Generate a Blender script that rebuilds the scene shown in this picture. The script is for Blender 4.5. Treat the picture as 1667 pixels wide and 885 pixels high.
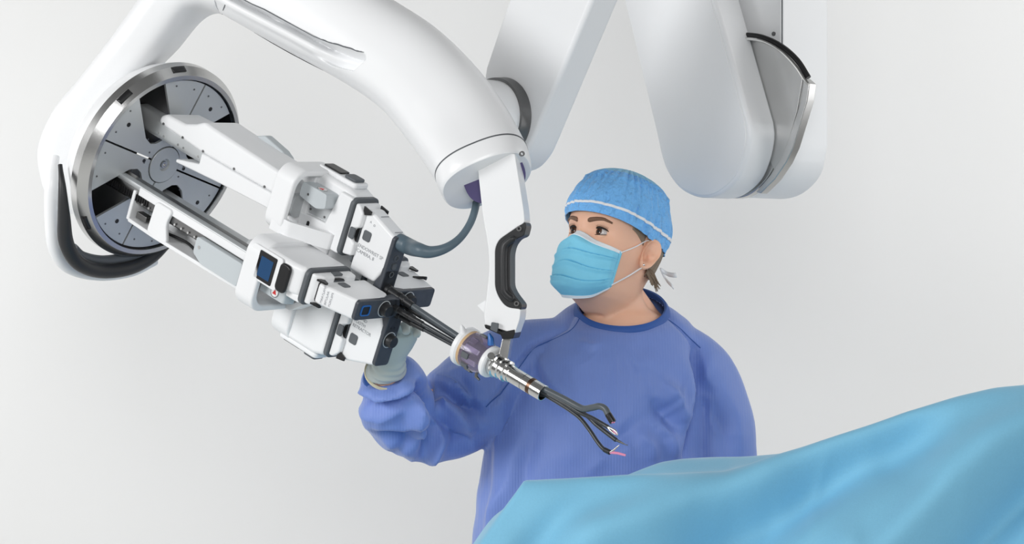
import bpy, bmesh, math, random
from mathutils import Vector, Matrix, noise
import numpy as np
random.seed(7)
for o in list(bpy.data.objects): bpy.data.objects.remove(o)
SC = bpy.context.scene; COL = SC.collection
V3 = Vector; PI = math.pi

# ------------------------------------------------------------------ camera, world, lights
FPX = 3480.0; CAM = V3((0, -4, 1.45))
cd = bpy.data.cameras.new('camera'); cam = bpy.data.objects.new('camera', cd); COL.objects.link(cam)
cam.location = CAM; cam.rotation_euler = (PI/2, 0, 0)
cd.sensor_width = 36; cd.lens = FPX/1667*36; cd.clip_end = 50
SC.camera = cam
SC.view_settings.view_transform = 'Standard'; SC.view_settings.look = 'None'
SC.view_settings.gamma = 1; SC.view_settings.use_curve_mapping = False
SC.view_settings.exposure = 0.16
w = bpy.data.worlds.new('studio'); SC.world = w; w.use_nodes = True
bgn = w.node_tree.nodes['Background']; bgn.inputs[0].default_value = (1.0, 1.0, 0.995, 1); bgn.inputs[1].default_value = 0.14
def area(name, loc, aim, size, power, col=(1, 1, 1), size_y=None):
    l = bpy.data.lights.new(name, 'AREA'); l.energy = power; l.color = col; l.size = size
    if size_y: l.shape = 'RECTANGLE'; l.size_y = size_y
    o = bpy.data.objects.new(name, l); COL.objects.link(o); o.location = loc
    o.rotation_euler = (V3(aim)-V3(loc)).to_track_quat('-Z', 'Y').to_euler(); return o
area('key_softbox', (0.1, -4.7, 2.4), (0.2, -0.2, 1.4), 1.4, 56)
area('left_softbox', (-3.2, -2.6, 2.5), (0.0, -0.2, 1.35), 1.4, 80)
area('fill_softbox', (2.9, -2.9, 1.8), (0.2, -0.2, 1.3), 1.3, 13)
area('wall_softbox', (-2.2, 0.3, 1.7), (-0.9, 1.7, 1.4), 2.0, 11.5)
area('wall_softbox_right', (2.4, 0.3, 2.0), (0.8, 1.7, 1.5), 2.0, 21)

# ------------------------------------------------------------------ helpers
def ray(px, py, d): px, py, d = float(px), float(py), float(d); return CAM + V3(((px-833.5)/FPX, 1, (442.5-py)/FPX))*d
def proj(P):
    v = P-CAM; return 833.5+FPX*v.x/v.y, 442.5-FPX*v.z/v.y
def isect(px, py, P0, n):
    v = ray(px, py, 1)-CAM; return CAM + v*(((P0-CAM).dot(n))/v.dot(n))
def sm(a, b, x):
    t = max(0., min(1., (x-a)/(b-a))); return t*t*(3-2*t)
def lerp(a, b, t): return a+(b-a)*t
def interp(x, xs, ys):
    return float(np.interp(x, xs, ys))
def catmull(pts, n):
    P = [np.array(p, float) for p in pts]; out = []
    P = [2*P[0]-P[1]] + P + [2*P[-1]-P[-2]]
    for i in range(1, len(P)-2):
        for k in range(n):
            t = k/n; a, b, c, d = P[i-1], P[i], P[i+1], P[i+2]
            out.append(.5*((2*b)+(-a+c)*t+(2*a-5*b+4*c-d)*t*t+(-a+3*b-3*c+d)*t**3))
    out.append(P[-2]); return [[float(c) for c in q] for q in out]
def sg(x, p): return math.copysign(abs(x)**p, x)

class G:
    def __init__(s): s.v = []; s.f = []
    def add(s, vs, fs):
        o = len(s.v); s.v += [tuple(v) for v in vs]; s.f += [tuple(i+o for i in f) for f in fs]; return s
    def prism(s, poly, w0, w1, fn):
        n = len(poly); vs = [fn(a, b, w0) for a, b in poly]+[fn(a, b, w1) for a, b in poly]
        fs = [tuple(range(n)), tuple(range(2*n-1, n-1, -1))]+[(i, (i+1) % n, n+(i+1) % n, n+i) for i in range(n)]
        return s.add(vs, fs)
    def frame(s, outer, inner, w0, w1, fn):
        n = len(outer); vs = []
        for w in (w0, w1):
            vs += [fn(a, b, w) for a, b in outer]; vs += [fn(a, b, w) for a, b in inner]
        fs = []
        for i in range(n):
            j = (i+1) % n
            fs += [(i, j, n+j, n+i), (2*n+i, 3*n+i, 3*n+j, 2*n+j), (i, 2*n+i, 2*n+j, j), (n+i, n+j, 3*n+j, 3*n+i)]
        return s.add(vs, fs)
    def loft(s, rings, cap=True, closed=True):
        n = len(rings[0]); vs = [p for r in rings for p in r]; fs = []
        for i in range(len(rings)-1):
            for k in range(n if closed else n-1):
                k2 = (k+1) % n; fs.append((i*n+k, i*n+k2, (i+1)*n+k2, (i+1)*n+k))
        if cap and closed: fs += [tuple(range(n-1, -1, -1)), tuple(range((len(rings)-1)*n, len(rings)*n))]
        return s.add(vs, fs)
    def tube(s, pts, rad, n=14, cap=True, squash=None):
        P = [V3(p) for p in pts]; m = len(P)
        if not hasattr(rad, '__len__'): rad = [rad]*m
        T = [(P[min(i+1, m-1)]-P[max(i-1, 0)]).normalized() for i in range(m)]
        u = T[0].orthogonal().normalized(); rings = []
        for i in range(m):
            u = (u-T[i]*u.dot(T[i])).normalized(); v = T[i].cross(u)
            rings.append([P[i]+(u*math.cos(2*PI*k/n)+v*math.sin(2*PI*k/n))*rad[i] for k in range(n)])
        return s.loft(rings, cap)
    def cyl(s, p0, p1, r0, r1=None, n=24): return s.tube([p0, p1], [r0, r0 if r1 is None else r1], n)
    def lathe(s, prof, O, ax, n=64):
        ax = V3(ax).normalized(); u = ax.orthogonal().normalized(); v = ax.cross(u)
        rings = [[V3(O)+ax*a+(u*math.cos(2*PI*k/n)+v*math.sin(2*PI*k/n))*max(r, 1e-5) for k in range(n)] for a, r in prof]
        return s.loft(rings, True)
    def ring(s, O, ax, prof, n=96):   # closed profile swept round an axis
        ax = V3(ax).normalized(); u = ax.orthogonal().normalized(); v = ax.cross(u); m = len(prof)
        vs = [V3(O)+ax*a+(u*math.cos(2*PI*k/n)+v*math.sin(2*PI*k/n))*r for k in range(n) for a, r in prof]
        fs = [(k*m+i, k*m+(i+1) % m, ((k+1) % n)*m+(i+1) % m, ((k+1) % n)*m+i) for k in range(n) for i in range(m)]
        return s.add(vs, fs)
    def ball(s, c, r, nu=24, nv=14, M=None):
        c = V3(c); r = r if hasattr(r, '__len__') else (r, r, r); rings = []
        for i in range(nv+1):
            ph = -PI/2+PI*i/nv; q = max(math.cos(ph), 1e-4)
            rr = []
            for k in range(nu):
                p = V3((r[0]*q*math.cos(2*PI*k/nu), r[1]*q*math.sin(2*PI*k/nu), r[2]*math.sin(ph)))
                rr.append(c+(M @ p if M else p))
            rings.append(rr)
        return s.loft(rings, True)
    def grid(s, rows):   # open sheet
        return s.loft(rows, False, False)
    def box(s, c, h, fn=lambda a, b, w: V3((a, b, w))):
        return s.prism([(c[0]-h[0], c[1]-h[1]), (c[0]+h[0], c[1]-h[1]), (c[0]+h[0], c[1]+h[1]), (c[0]-h[0], c[1]+h[1])], c[2]-h[2], c[2]+h[2], fn)

def rrect(a0, a1, b0, b1, r, n=5):
    out = []
    for cx, cy, st in ((a1-r, b1-r, 0), (a0+r, b1-r, 90), (a0+r, b0+r, 180), (a1-r, b0+r, 270)):
        for k in range(n+1):
            t = math.radians(st+90*k/n); out.append((cx+r*math.cos(t), cy+r*math.sin(t)))
    return out
def rpoly(pts, r, n=5):   # polygon with rounded corners; r number or list
    m = len(pts); out = []
    for i in range(m):
        ri = r[i] if hasattr(r, '__len__') else r
        p = np.array(pts[i], float); a = np.array(pts[i-1], float)-p; b = np.array(pts[(i+1) % m], float)-p
        la, lb = np.linalg.norm(a), np.linalg.norm(b); q = min(ri, la*.48, lb*.48)
        if q < 1e-6: out.append(tuple(p)); continue
        A0 = p+a/la*q; B0 = p+b/lb*q
        for k in range(n+1):
            t = k/n; out.append(tuple((1-t)**2*A0+2*t*(1-t)*p+t*t*B0))
    return out

ROOTS = {}
def link(o, parent):
    COL.objects.link(o)
    if parent: o.parent = parent
    return o
def origin_of(o):
    p = V3((0, 0, 0))
    while o: p += o.location; o = o.parent
    return p
def obj(name, g, mat, parent=None, bevel=0, seg=3, smooth=40, wn=False, solid=0, sub=0, bang=30, loc=None):
    bm = bmesh.new(); base = origin_of(parent) if parent else V3(loc or (0, 0, 0))
    bv = [bm.verts.new(V3(v)-base) for v in g.v]
    for f in g.f:
        try: bm.faces.new([bv[i] for i in f])
        except ValueError: pass
    bmesh.ops.recalc_face_normals(bm, faces=bm.faces)
    if bevel:
        bm.normal_update()
        es = [e for e in bm.edges if len(e.link_faces) == 2 and e.calc_face_angle(0) > math.radians(bang)]
        bmesh.ops.bevel(bm, geom=es, offset=bevel, segments=seg, profile=.5, affect='EDGES', clamp_overlap=True)
    me = bpy.data.meshes.new(name); bm.to_mesh(me); bm.free()
    me.materials.append(mat)
    if smooth:
        me.polygons.foreach_set('use_smooth', [True]*len(me.polygons)); me.set_sharp_from_angle(angle=math.radians(smooth))
    o = bpy.data.objects.new(name, me); link(o, parent)
    if not parent: o.location = base
    if solid:
        m = o.modifiers.new('solid', 'SOLIDIFY'); m.thickness = solid; m.offset = 0
    if sub:
        m = o.modifiers.new('sub', 'SUBSURF'); m.levels = m.render_levels = sub
    if wn or bevel:
        m = o.modifiers.new('wn', 'WEIGHTED_NORMAL'); m.keep_sharp = True
    return o
def thing(name, label, cat, loc, group=None):
    o = bpy.data.objects.new(name, None); o.empty_display_size = .05; COL.objects.link(o); o.location = loc
    o['label'] = label; o['category'] = cat
    if group: o['group'] = group
    return o
def union(g, voxel, iters=4, fac=.5):   # one continuous surface out of overlapping volumes
    me = bpy.data.meshes.new('u'); me.from_pydata([tuple(v) for v in g.v], [], g.f)
    bm = bmesh.new(); bm.from_mesh(me); bmesh.ops.recalc_face_normals(bm, faces=bm.faces); bm.to_mesh(me); bm.free()
    o = bpy.data.objects.new('u', me); COL.objects.link(o)
    m = o.modifiers.new('r', 'REMESH'); m.mode = 'VOXEL'; m.voxel_size = voxel
    if iters:
        m = o.modifiers.new('s', 'SMOOTH'); m.iterations = iters; m.factor = fac
    dg = bpy.context.evaluated_depsgraph_get(); dg.update()
    me2 = bpy.data.meshes.new_from_object(o.evaluated_get(dg))
    n = len(me2.vertices); co = np.empty(n*3); me2.vertices.foreach_get('co', co)
    no = np.empty(n*3); me2.vertex_normals.foreach_get('vector', no)
    fs = [tuple(p.vertices) for p in me2.polygons]
    bpy.data.objects.remove(o); bpy.data.meshes.remove(me); bpy.data.meshes.remove(me2)
    return co.reshape(-1, 3), no.reshape(-1, 3), fs
def text(s, size, M, mat, parent, name='lettering', align='LEFT', ex=.0001):
    c = bpy.data.curves.new('t', 'FONT'); c.body = s; c.size = size; c.align_x = align; c.extrude = ex; c.space_line = .95; c.resolution_u = 3
    o = bpy.data.objects.new('t', c); COL.objects.link(o)
    dg = bpy.context.evaluated_depsgraph_get(); dg.update()
    me = bpy.data.meshes.new_from_object(o.evaluated_get(dg)); bpy.data.objects.remove(o)
    me.transform(Matrix.Translation(-origin_of(parent)) @ M); me.materials.clear(); me.materials.append(mat)
    return link(bpy.data.objects.new(name, me), parent)
def basis(O, x, y):
    x = V3(x).normalized(); y = V3(y); y = (y-x*y.dot(x)).normalized(); z = x.cross(y)
    return Matrix(((x.x, y.x, z.x, O.x), (x.y, y.y, z.y, O.y), (x.z, y.z, z.z, O.z), (0, 0, 0, 1)))

# ------------------------------------------------------------------ materials
def mat(name, col, rough=.5, metal=0, spec=.5, coat=0, var=0, vscale=20, bump=0, bscale=200, sheen=0, trans=0, alpha=1, sss=0, ior=1.45, stretch=None, bdist=.001, emit=0):
    m = bpy.data.materials.new(name); m.use_nodes = True; nt = m.node_tree; b = nt.nodes['Principled BSDF']
    b.inputs['Base Color'].default_value = (*col, 1); b.inputs['Roughness'].default_value = rough; b.inputs['Metallic'].default_value = metal
    b.inputs['Specular IOR Level'].default_value = spec; b.inputs['Coat Weight'].default_value = coat; b.inputs['Coat Roughness'].default_value = .15
    b.inputs['Transmission Weight'].default_value = trans; b.inputs['Alpha'].default_value = alpha; b.inputs['IOR'].default_value = ior
    b.inputs['Sheen Weight'].default_value = sheen; b.inputs['Sheen Roughness'].default_value = .4
    if sss:
        b.inputs['Subsurface Weight'].default_value = sss; b.inputs['Subsurface Radius'].default_value = (.012, .004, .002); b.inputs['Subsurface Scale'].default_value = 1
    if emit:
        b.inputs['Emission Color'].default_value = (*col, 1); b.inputs['Emission Strength'].default_value = emit
    tc = nt.nodes.new('ShaderNodeTexCoord'); mp = nt.nodes.new('ShaderNodeMapping'); nt.links.new(tc.outputs['Object'], mp.inputs[0])
    if stretch: mp.inputs['Scale'].default_value = stretch
    if var:
        n = nt.nodes.new('ShaderNodeTexNoise'); n.inputs['Scale'].default_value = vscale; n.inputs['Detail'].default_value = 4
        nt.links.new(mp.outputs[0], n.inputs[0])
        mx = nt.nodes.new('ShaderNodeMix'); mx.data_type = 'RGBA'
        mx.inputs[6].default_value = (*[max(0, c*(1-var)) for c in col], 1); mx.inputs[7].default_value = (*[min(1, c*(1+var)) for c in col], 1)
        nt.links.new(n.outputs[0], mx.inputs[0]); nt.links.new(mx.outputs[2], b.inputs['Base Color'])
    if bump:
        n = nt.nodes.new('ShaderNodeTexNoise'); n.inputs['Scale'].default_value = bscale; n.inputs['Detail'].default_value = 3
        nt.links.new(mp.outputs[0], n.inputs[0])
        bp = nt.nodes.new('ShaderNodeBump'); bp.inputs['Strength'].default_value = bump; bp.inputs['Distance'].default_value = bdist
        nt.links.new(n.outputs[0], bp.inputs['Height']); nt.links.new(bp.outputs[0], b.inputs['Normal'])
    return m
WALL = mat('studio_wall_paint', (.84, .84, .83), .9, bump=.08, bscale=60, var=.01, vscale=3)
FLOOR = mat('studio_floor', (.72, .72, .70), .7, var=.02)
WHITE = mat('white_enamel', (.83, .84, .85), .33, coat=.15, var=.006, vscale=6)
WHITE2 = mat('white_plastic', (.80, .81, .82), .38, var=.008, vscale=30)
GREYW = mat('pale_grey_plastic', (.50, .54, .56), .4, var=.02)
STEEL = mat('brushed_steel', (.58, .58, .575), .27, 1, var=.12, vscale=18, bump=.05, bscale=300)
PLATE = mat('satin_aluminium', (.58, .60, .61), .42, .55, var=.04, vscale=8, bump=.03, bscale=500)
CHROME = mat('polished_steel', (.74, .74, .73), .16, 1)
DARKSTEEL = mat('dark_steel', (.20, .20, .20), .35, 1, var=.1)
BLACK = mat('black_plastic', (.012, .012, .013), .35)
RUBBER = mat('black_rubber', (.02, .021, .023), .42)
GREYR = mat('grey_rubber', (.10, .11, .12), .5)
ENDP = mat('slate_plastic', (.055, .062, .075), .42, var=.35, vscale=60)
SHAFT = mat('dark_grey_shaft', (.035, .04, .045), .32)
SHAFTG = mat('grey_shaft', (.085, .10, .112), .36)
HOSE = mat('blue_grey_hose', (.085, .125, .155), .42)
NAVY = mat('screen_glass', (.018, .055, .13), .12, emit=.25)
INK = mat('grey_print', (.30, .31, .33), .6)
RED = mat('red_print', (.62, .03, .03), .5)
BLUEL = mat('blue_trim', (.02, .13, .42), .4)
PURPLE = mat('violet_tinted_socket', (.10, .08, .2), .3)
TINT = mat('smoky_violet_clear_plastic', (.62, .56, .72), .08, trans=.85, ior=1.3)
TAN = mat('tan_seal', (.55, .38, .22), .5)
PINK = mat('pink_insert', (.75, .28, .45), .3)
BRONZE = mat('bronze_band', (.16, .10, .07), .35, 1)
SKIN = mat('skin', (.84, .49, .34), .48, var=.05, vscale=30, bump=.06, bscale=500, sss=.12)
LIP = mat('lip_skin', (.6, .25, .22), .4)
EYEW = mat('eye_white', (.58, .53, .51), .2)
IRIS = mat('brown_iris', (.075, .03, .015), .15)
PUPIL = mat('pupil', (.004, .004, .004), .1)
BROW = mat('brown_hair_brow', (.19, .10, .06), .6)
LASH = mat('black_lash', (.012, .009, .008), .6)
HAIR = mat('dark_blonde_hair', (.26, .19, .13), .5, var=.4, vscale=40, stretch=(60, 60, 4), bump=.5, bscale=60)
GLOVE = mat('pale_grey_glove', (.46, .51, .49), .5, bump=.1, bscale=150, var=.03)
CREAM = mat('cream_glove_rim', (.72, .66, .46), .5)
CAPM = mat('blue_nonwoven_cap', (.19, .50, .92), .8, bump=1, bscale=75, bdist=.010, var=.06, vscale=60, sheen=.2)
CAPT = mat('pale_mesh_cap_top', (.28, .55, .75), .8, bump=.5, bscale=120, bdist=.003)
MASKM = mat('aqua_mask_fabric', (.22, .62, .82), .75, bump=.3, bscale=180, bdist=.0015, var=.05, vscale=70)
MASKW = mat('white_mask_edge', (.80, .86, .90), .75, bump=.2, bscale=250)
TIEW = mat('white_tie', (.85, .86, .88), .7)
DRAPE = mat('aqua_drape_fabric', (.215, .53, .74), .78, var=.05, vscale=300, bump=.25, bscale=350, sheen=.25)
def gown_mat():
    m = mat('blue_gown_fabric', (.175, .265, .62), .55, sheen=.25, var=.03, vscale=25); nt = m.node_tree; b = nt.nodes['Principled BSDF']
    tc = nt.nodes['Texture Coordinate']; wv = nt.nodes.new('ShaderNodeTexWave'); wv.bands_direction = 'X'; wv.inputs['Scale'].default_value = 60
    wv.inputs['Distortion'].default_value = .6; nt.links.new(tc.outputs['Object'], wv.inputs[0])
    n = nt.nodes.new('ShaderNodeTexNoise'); n.inputs['Scale'].default_value = 9; n.inputs['Detail'].default_value = 3; nt.links.new(tc.outputs['Object'], n.inputs[0])
    ad = nt.nodes.new('ShaderNodeMath'); ad.operation = 'MULTIPLY_ADD'; ad.inputs[1].default_value = 26; nt.links.new(n.outputs[0], ad.inputs[0]); nt.links.new(wv.outputs[0], ad.inputs[2])
    bp = nt.nodes.new('ShaderNodeBump'); bp.inputs['Strength'].default_value = .35; bp.inputs['Distance'].default_value = .0006
    nt.links.new(ad.outputs[0], bp.inputs['Height']); nt.links.new(bp.outputs[0], b.inputs['Normal']); return m
GOWN = gown_mat()
TRIM = mat('dark_blue_trim', (.03, .10, .36), .6)

# ------------------------------------------------------------------ the studio
g = G().box((0, 1.7, 2.0), (6, .05, 2.6)); o = obj('wall_back', g, WALL, smooth=0); o['kind'] = 'structure'
g = G().box((0, -1.2, -.05), (6, 3.6, .05)); o = obj('floor', g, FLOOR, smooth=0); o['kind'] = 'structure'

# ------------------------------------------------------------------ axis of the instrument cluster
D0 = ray(267, 268, 3.92); AX = ray(885, 640, 3.40)-D0; LEN = AX.length; AX.normalize()
E1 = AX.cross(V3((0, 1, 0))).normalized()
if E1.z < 0: E1 = -E1
E2 = AX.cross(E1)
if E2.y > 0: E2 = -E2
def rd(ph): a = math.radians(ph); return E1*math.cos(a)+E2*math.sin(a)
def axp(a): return D0+AX*a
def frame_fn(ph, a0):
    R = rd(ph); T = rd(ph+90)
    return lambda s, r, t: D0+AX*(a0+s)+R*r+T*t
def perm(fn, order):   # prism profile/extrusion axes chosen by name
    idx = {'s': 0, 'r': 1, 't': 2}; o = [idx[c] for c in order]
    def f(a, b, c):
        q = [0, 0, 0]; q[o[0]] = a; q[o[1]] = b; q[o[2]] = c; return fn(*q)
    return f

# ------------------------------------------------------------------ the robot
ROB = thing('surgical_robot', 'large white surgical robot arm with a round steel turntable and a curved boom', 'robot', ray(1250, 320, 4.2))

# --- folded links on the right; their pivots lie along PV
PV = V3((.70, .714, 0)).normalized()
def on_plane(px, py, O, n): return isect(px, py, O, n)
def traced(pts, O, n, thick, off=0):
    P = [isect(x, y, O, n)+n*off for x, y in pts]
    gg = G(); m = len(P); gg.add(P+[p+n*thick for p in P], [tuple(range(m)), tuple(range(2*m-1, m-1, -1))]+[(i, (i+1) % m, m+(i+1) % m, m+i) for i in range(m)])
    return gg
def arc_pts(pts, n=5): return [tuple(p) for p in catmull(pts, n)]
O2 = ray(1143, 212, 4.05)
left = [(927, -290), (1015, 0)] ; 
outl = [(1082, -290), (927, -290), (1015.5, 0)] + arc_pts([(1067, 215), (1079, 266), (1098, 299), (1120, 316), (1146, 322), (1172, 316), (1200, 292), (1215, 258), (1222, 222), (1220, 196)], 4) + [(1165, 0)]
up_link = obj('elbow_link', traced(outl, O2, PV, .078), WHITE, ROB, bevel=.008, bang=50)
inset = [(1080, -290), (929, -290), (1018, 0)] + arc_pts([(1070, 214), (1082, 262), (1100, 295), (1122, 312), (1146, 318), (1169, 312), (1195, 289), (1209, 257), (1215, 224), (1213, 196)], 4) + [(1158, 0)]
obj('face_panel', traced(inset, O2, PV, .004, -.002), WHITE, up_link, bevel=.002)
# rear vertical link
OR = O2+PV*.098
rear = [(1273, -290), (1120, -290), (1117, 215)] + arc_pts([(1117, 240), (1128, 285), (1160, 312), (1196, 321), (1232, 312), (1262, 280), (1273, 232)], 4) + [(1273, 150)]
rl = obj('column_link', traced(rear, OR, PV, .15), WHITE, ROB, bevel=.008, bang=50)
obj('seam_line', G().tube([isect(1273.5, y, OR, PV)-PV*.0005 for y in (-290, 0, 80)], .0012, 8), GREYR, rl)
gg = G(); c = isect(1260, 55, OR, PV); gg.cyl(c-PV*.002, c+PV*.004, .004); obj('screw', gg, DARKSTEEL, rl)
# steel spacer between the two links, following the shared round end
mid = [(1125, 200)] + arc_pts([(1126, 240), (1141, 286), (1165, 313), (1193, 323), (1223, 315), (1252, 286), (1267, 250), (1270.5, 215)], 4) + [(1262, 180)]
obj('spacer_strip', traced(mid, O2+PV*.078, PV, .02), STEEL, ROB, bevel=.002)
# fan-shaped steel cover in the fold
fan = arc_pts([(1208, 62), (1240, 66), (1270, 82), (1294, 106), (1307, 128)], 4) + [(1298, 180), (1280, 245), (1262, 280), (1240, 240)]
fc = obj('joint_cover', traced(fan, O2+PV*.076, PV, .012), STEEL, ROB, bevel=.0015)
st = [(1308, 127), (1318, 136), (1314, 165), (1291, 240), (1280, 264), (1261, 292), (1238, 315), (1230, 313), (1254, 284), (1270, 258), (1282, 230), (1303, 166)]
obj('edge_strip', traced(st, O2+PV*.071, PV, .022), STEEL, fc, bevel=.002)
tr = G(); P = [isect(x, y, O2+PV*.07, PV)+V3((0, 0, .004)) for x, y in arc_pts([(1208, 60), (1240, 64), (1272, 79), (1298, 102), (1316, 130)], 4)]
tr.tube(P, .0055, 8); obj('arc_seal', tr, BLACK, fc)
tr = G(); P = [isect(x, y, O2+PV*.062, PV)+V3((0, 0, .002)) for x, y in arc_pts([(1208, 64), (1240, 68), (1270, 84), (1294, 108), (1309, 130), (1316, 138)], 4)]
tr.tube(P, .003, 8); obj('arc_rim', tr, CHROME, fc)

# --- link that carries the boom
O1 = ray(850, 200, 3.80)
outl = [(1094, -310), (930, -310), (826, 0), (789, 110), (775, 200)] + arc_pts([(775, 220), (785, 258), (812, 277), (838, 272), (858, 250), (871, 223)], 4)
fl = obj('forearm_link', traced(outl, O1, PV, .068), WHITE, ROB, bevel=.010, bang=50)
ln = [isect(x, y, O1+PV*.0, PV)+PV*.056+V3((.0012, -.001, 0)) for x, y in ((1094, -310), (965, 0), (873, 223))]
# boom joint: white boss with a dark steel band
cj = isect(818, 192, O1, PV)
obj('joint_boss', G().cyl(cj-PV*.16, cj+PV*.002, .066, .066, 64), WHITE, ROB)
gg = G().ring(cj-PV*.001, PV, [(-.022, .064), (-.022, .071), (0, .073), (0, .064)]); obj('joint_band', gg, DARKSTEEL, ROB)

# --- curved boom
def sect(U, L, d, w, T, m=2.5, n=280):
    T = V3((T.x, T.y*.55, T.z)); u = ray(*U, d); l = ray(*L, d); c = (u+l)/2; h = (u-l)/2; nn = T.cross(h).normalized()
    if nn.y > 0: nn = -nn
    return [c+h*sg(math.cos(a), 2/m)+nn*w*sg(math.sin(a), 2/m) for a in (2*PI*k/n for k in range(n))], nn
def boom_rings(st, k, m=2.5):
    fine = catmull([(*a, *b, d, w_) for a, b, d, w_ in st], k); cs = [(ray(q[0], q[1], q[4])+ray(q[2], q[3], q[4]))/2 for q in fine]; out = []; ns = []
    for i, q in enumerate(fine):
        T = (cs[min(i+1, len(cs)-1)]-cs[max(0, i-1)]).normalized()
        r, nn = sect((q[0], q[1]), (q[2], q[3]), q[4], q[5], T, m); out.append(r); ns.append(nn)
    return out, ns, cs
bst = [((410, -130), (365, 25), 3.86, .085), ((520, -78), (460, 79), 3.80, .085), ((640, 0), (560, 134), 3.72, .086), ((715, 50), (622, 178), 3.66, .086),
       ((778, 112), (664, 228), 3.60, .084), ((826, 178), (692, 268), 3.55, .08), ((858, 238), (711, 298), 3.50, .076)]
R_, N_, C_ = boom_rings(bst, 60)
def yU(x): return interp(x, [330, 395, 525, 560, 592, 600], [-36, 0, 66, 78, 86, 92])
def yL(x): return interp(x, [330, 470, 540, 575, 597], [-5, 68, 108, 116, 96])
for i, r in enumerate(R_):
    for k in range(len(r)):
        a = 2*PI*k/len(r)
        if math.sin(a) < .05: continue
        x, y = proj(r[k])
        if x > 597 or x < 330: continue
        u0, l0 = yU(x), yL(x)
        if y < u0-3 or y > l0+3: continue
        t = (y-u0)/max(l0-u0, 1)
        endw = sm(505, 560, x)
        dep = .046*(1-sm(.0, .48, t)*(1-endw*.75))*(1-sm(.80, 1., t)) - .005*sm(.4, .65, t)*(1-sm(.75, 1, t))*(1-endw)
        dep *= (1-sm(584, 597, x))*sm(u0-2, u0+5, y)
        r[k] = r[k]-N_[i]*dep
bm_ = G().loft(R_); boom = obj('boom', bm_, WHITE, ROB, smooth=50)
ust = [((858, 238), (711, 298), 3.50, .0755), ((861, 254), (719, 314), 3.488, .075), ((860, 265), (726, 325), 3.48, .070)]
c9 = C_[-1]; sh9 = ray(793, 295, 3.482)-ray(784.5, 268, 3.5); R2 = [[c9+(p-c9)*s_+sh9*q for p in R_[-1]] for q, s_ in ((0, .998), (.3, .995), (.6, .985), (.8, .97), (.93, .95), (1, .925))]; obj('boom_end_cap', G().loft(R2), WHITE, boom, smooth=40, bevel=.003, bang=60)
R3 = [[c9+(p-c9)*1.001+sh9*q for p in R_[-1]] for q in (-.025, .025)]; obj('seam_line', G().loft(R3), GREYR, boom, smooth=0)
R4, _, C4 = boom_rings([((852, 268), (758, 308), 3.474, .046), ((852, 268.6), (758, 308.6), 3.4725, .046)], 1); obj('arm_socket', G().loft(R4), PURPLE, boom, smooth=0)
P = [ray(x, y, d) for x, y, d in [(400, 3, 3.755), (460, 35, 3.71), (522, 66, 3.665), (560, 77, 3.64), (590, 85, 3.62)]]
def surf_pt(px, py):   # near side of the boom under a pixel
    best = None
    for i, r in enumerate(R_):
        for k in range(0, 141):
            x, y = proj(r[k]); q = (x-px)**2+(y-py)**2
            if best is None or q < best[0]: best = (q, r[k], N_[i])
    return best[1]+best[2]*.0004
gg = G().tube([surf_pt(x, y) for x, y in arc_pts([(368, -14), (430, 16), (480, 42), (526, 65), (560, 76), (592, 85)], 3)], [.0012]*15+[.0004], 8); obj('recess_seam', gg, GREYR, boom)
gg = G().tube([surf_pt(x, y) for x, y in [(412, 57), (440, 74), (470, 90), (498, 105), (524, 120)]], [.0003, .0012, .0014, .0012, .0003], 8); obj('grip_seam', gg, BLACK, boom)
gg = G().tube([surf_pt(x, y) for x, y in [(362, 23), (364, 16), (367, 8)]], .0008, 8); obj('panel_seam', gg, GREYR, boom)
gg = G(); c = surf_pt(849, 249); 
gg = G().ring(ray(850, 250, 3.43), V3((.3, -1, .1)), [(-.004, .0025), (-.004, .0042), (.001, .0042), (.001, .0025)], 20); obj('screw', gg, DARKSTEEL, boom)

# --- elbow housing and turntable drum
nst = [((405, -125), (366, 24), 3.862, .083), ((335, -125), (342, 20), 3.885, .088), ((275, -55), (318, 34), 3.91, .09), ((205, 40), (278, 86), 3.93, .093), ((146, 114), (226, 142), 3.96, .095), ((98, 172), (200, 196), 3.985, .095), ((69, 240), (185, 262), 4.0, .09), ((74, 300), (180, 320), 4.0, .08), ((95, 345), (180, 355), 4.0, .06)]
Rn, _, _ = boom_rings(nst, 14, 3.2)
gg = G().loft([r[::2] for r in Rn])
obj('elbow_housing', gg, WHITE, ROB, smooth=60)
gg = G().ring(D0, AX, [(-.10, .10), (-.092, .135), (-.075, .162), (-.055, .178), (-.035, .1865), (-.022, .188), (-.014, .188), (-.014, .1705), (-.066, .1705), (-.07, .10)], 128)
obj('turntable_drum', gg, WHITE, ROB, smooth=45)
# turntable ring
gg = G().ring(D0, AX, [(-.018, .170), (-.026, .184), (-.0255, .1905), (-.010, .1895), (.004, .1785), (.006, .1765), (.006, .1685), (-.004, .1685)], 128)
tring = obj('turntable_ring', gg, STEEL, ROB, smooth=25)
def ring_slot(ph, da=8.5):
    gg = G(); rows = []
    for aa, rr in ((-.0095, .1878), (.0005, .1815)):
        rows.append([axp(aa)+rd(ph+da*(k/8-.5)*2)*rr+(AX*.3+rd(ph))*.0012 for k in range(9)])
    gg.grid(rows); return obj('latch_window', gg, BLACK, tring, solid=.0016)
for ph in (66, 27, 148, 250): ring_slot(ph, 4.6)
# back plate in the drum, dark
gg = G().ring(D0, AX, [(-.06, .02), (-.06, .169), (-.055, .169), (-.055, .02)], 64); obj('drum_back', gg, DARKSTEEL, ROB)
gg = G().ring(D0, AX, [(-.055, .1665), (-.055, .1680), (-.004, .1680), (-.004, .1665)], 96); obj('drum_lining', gg, BLACK, ROB)
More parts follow.
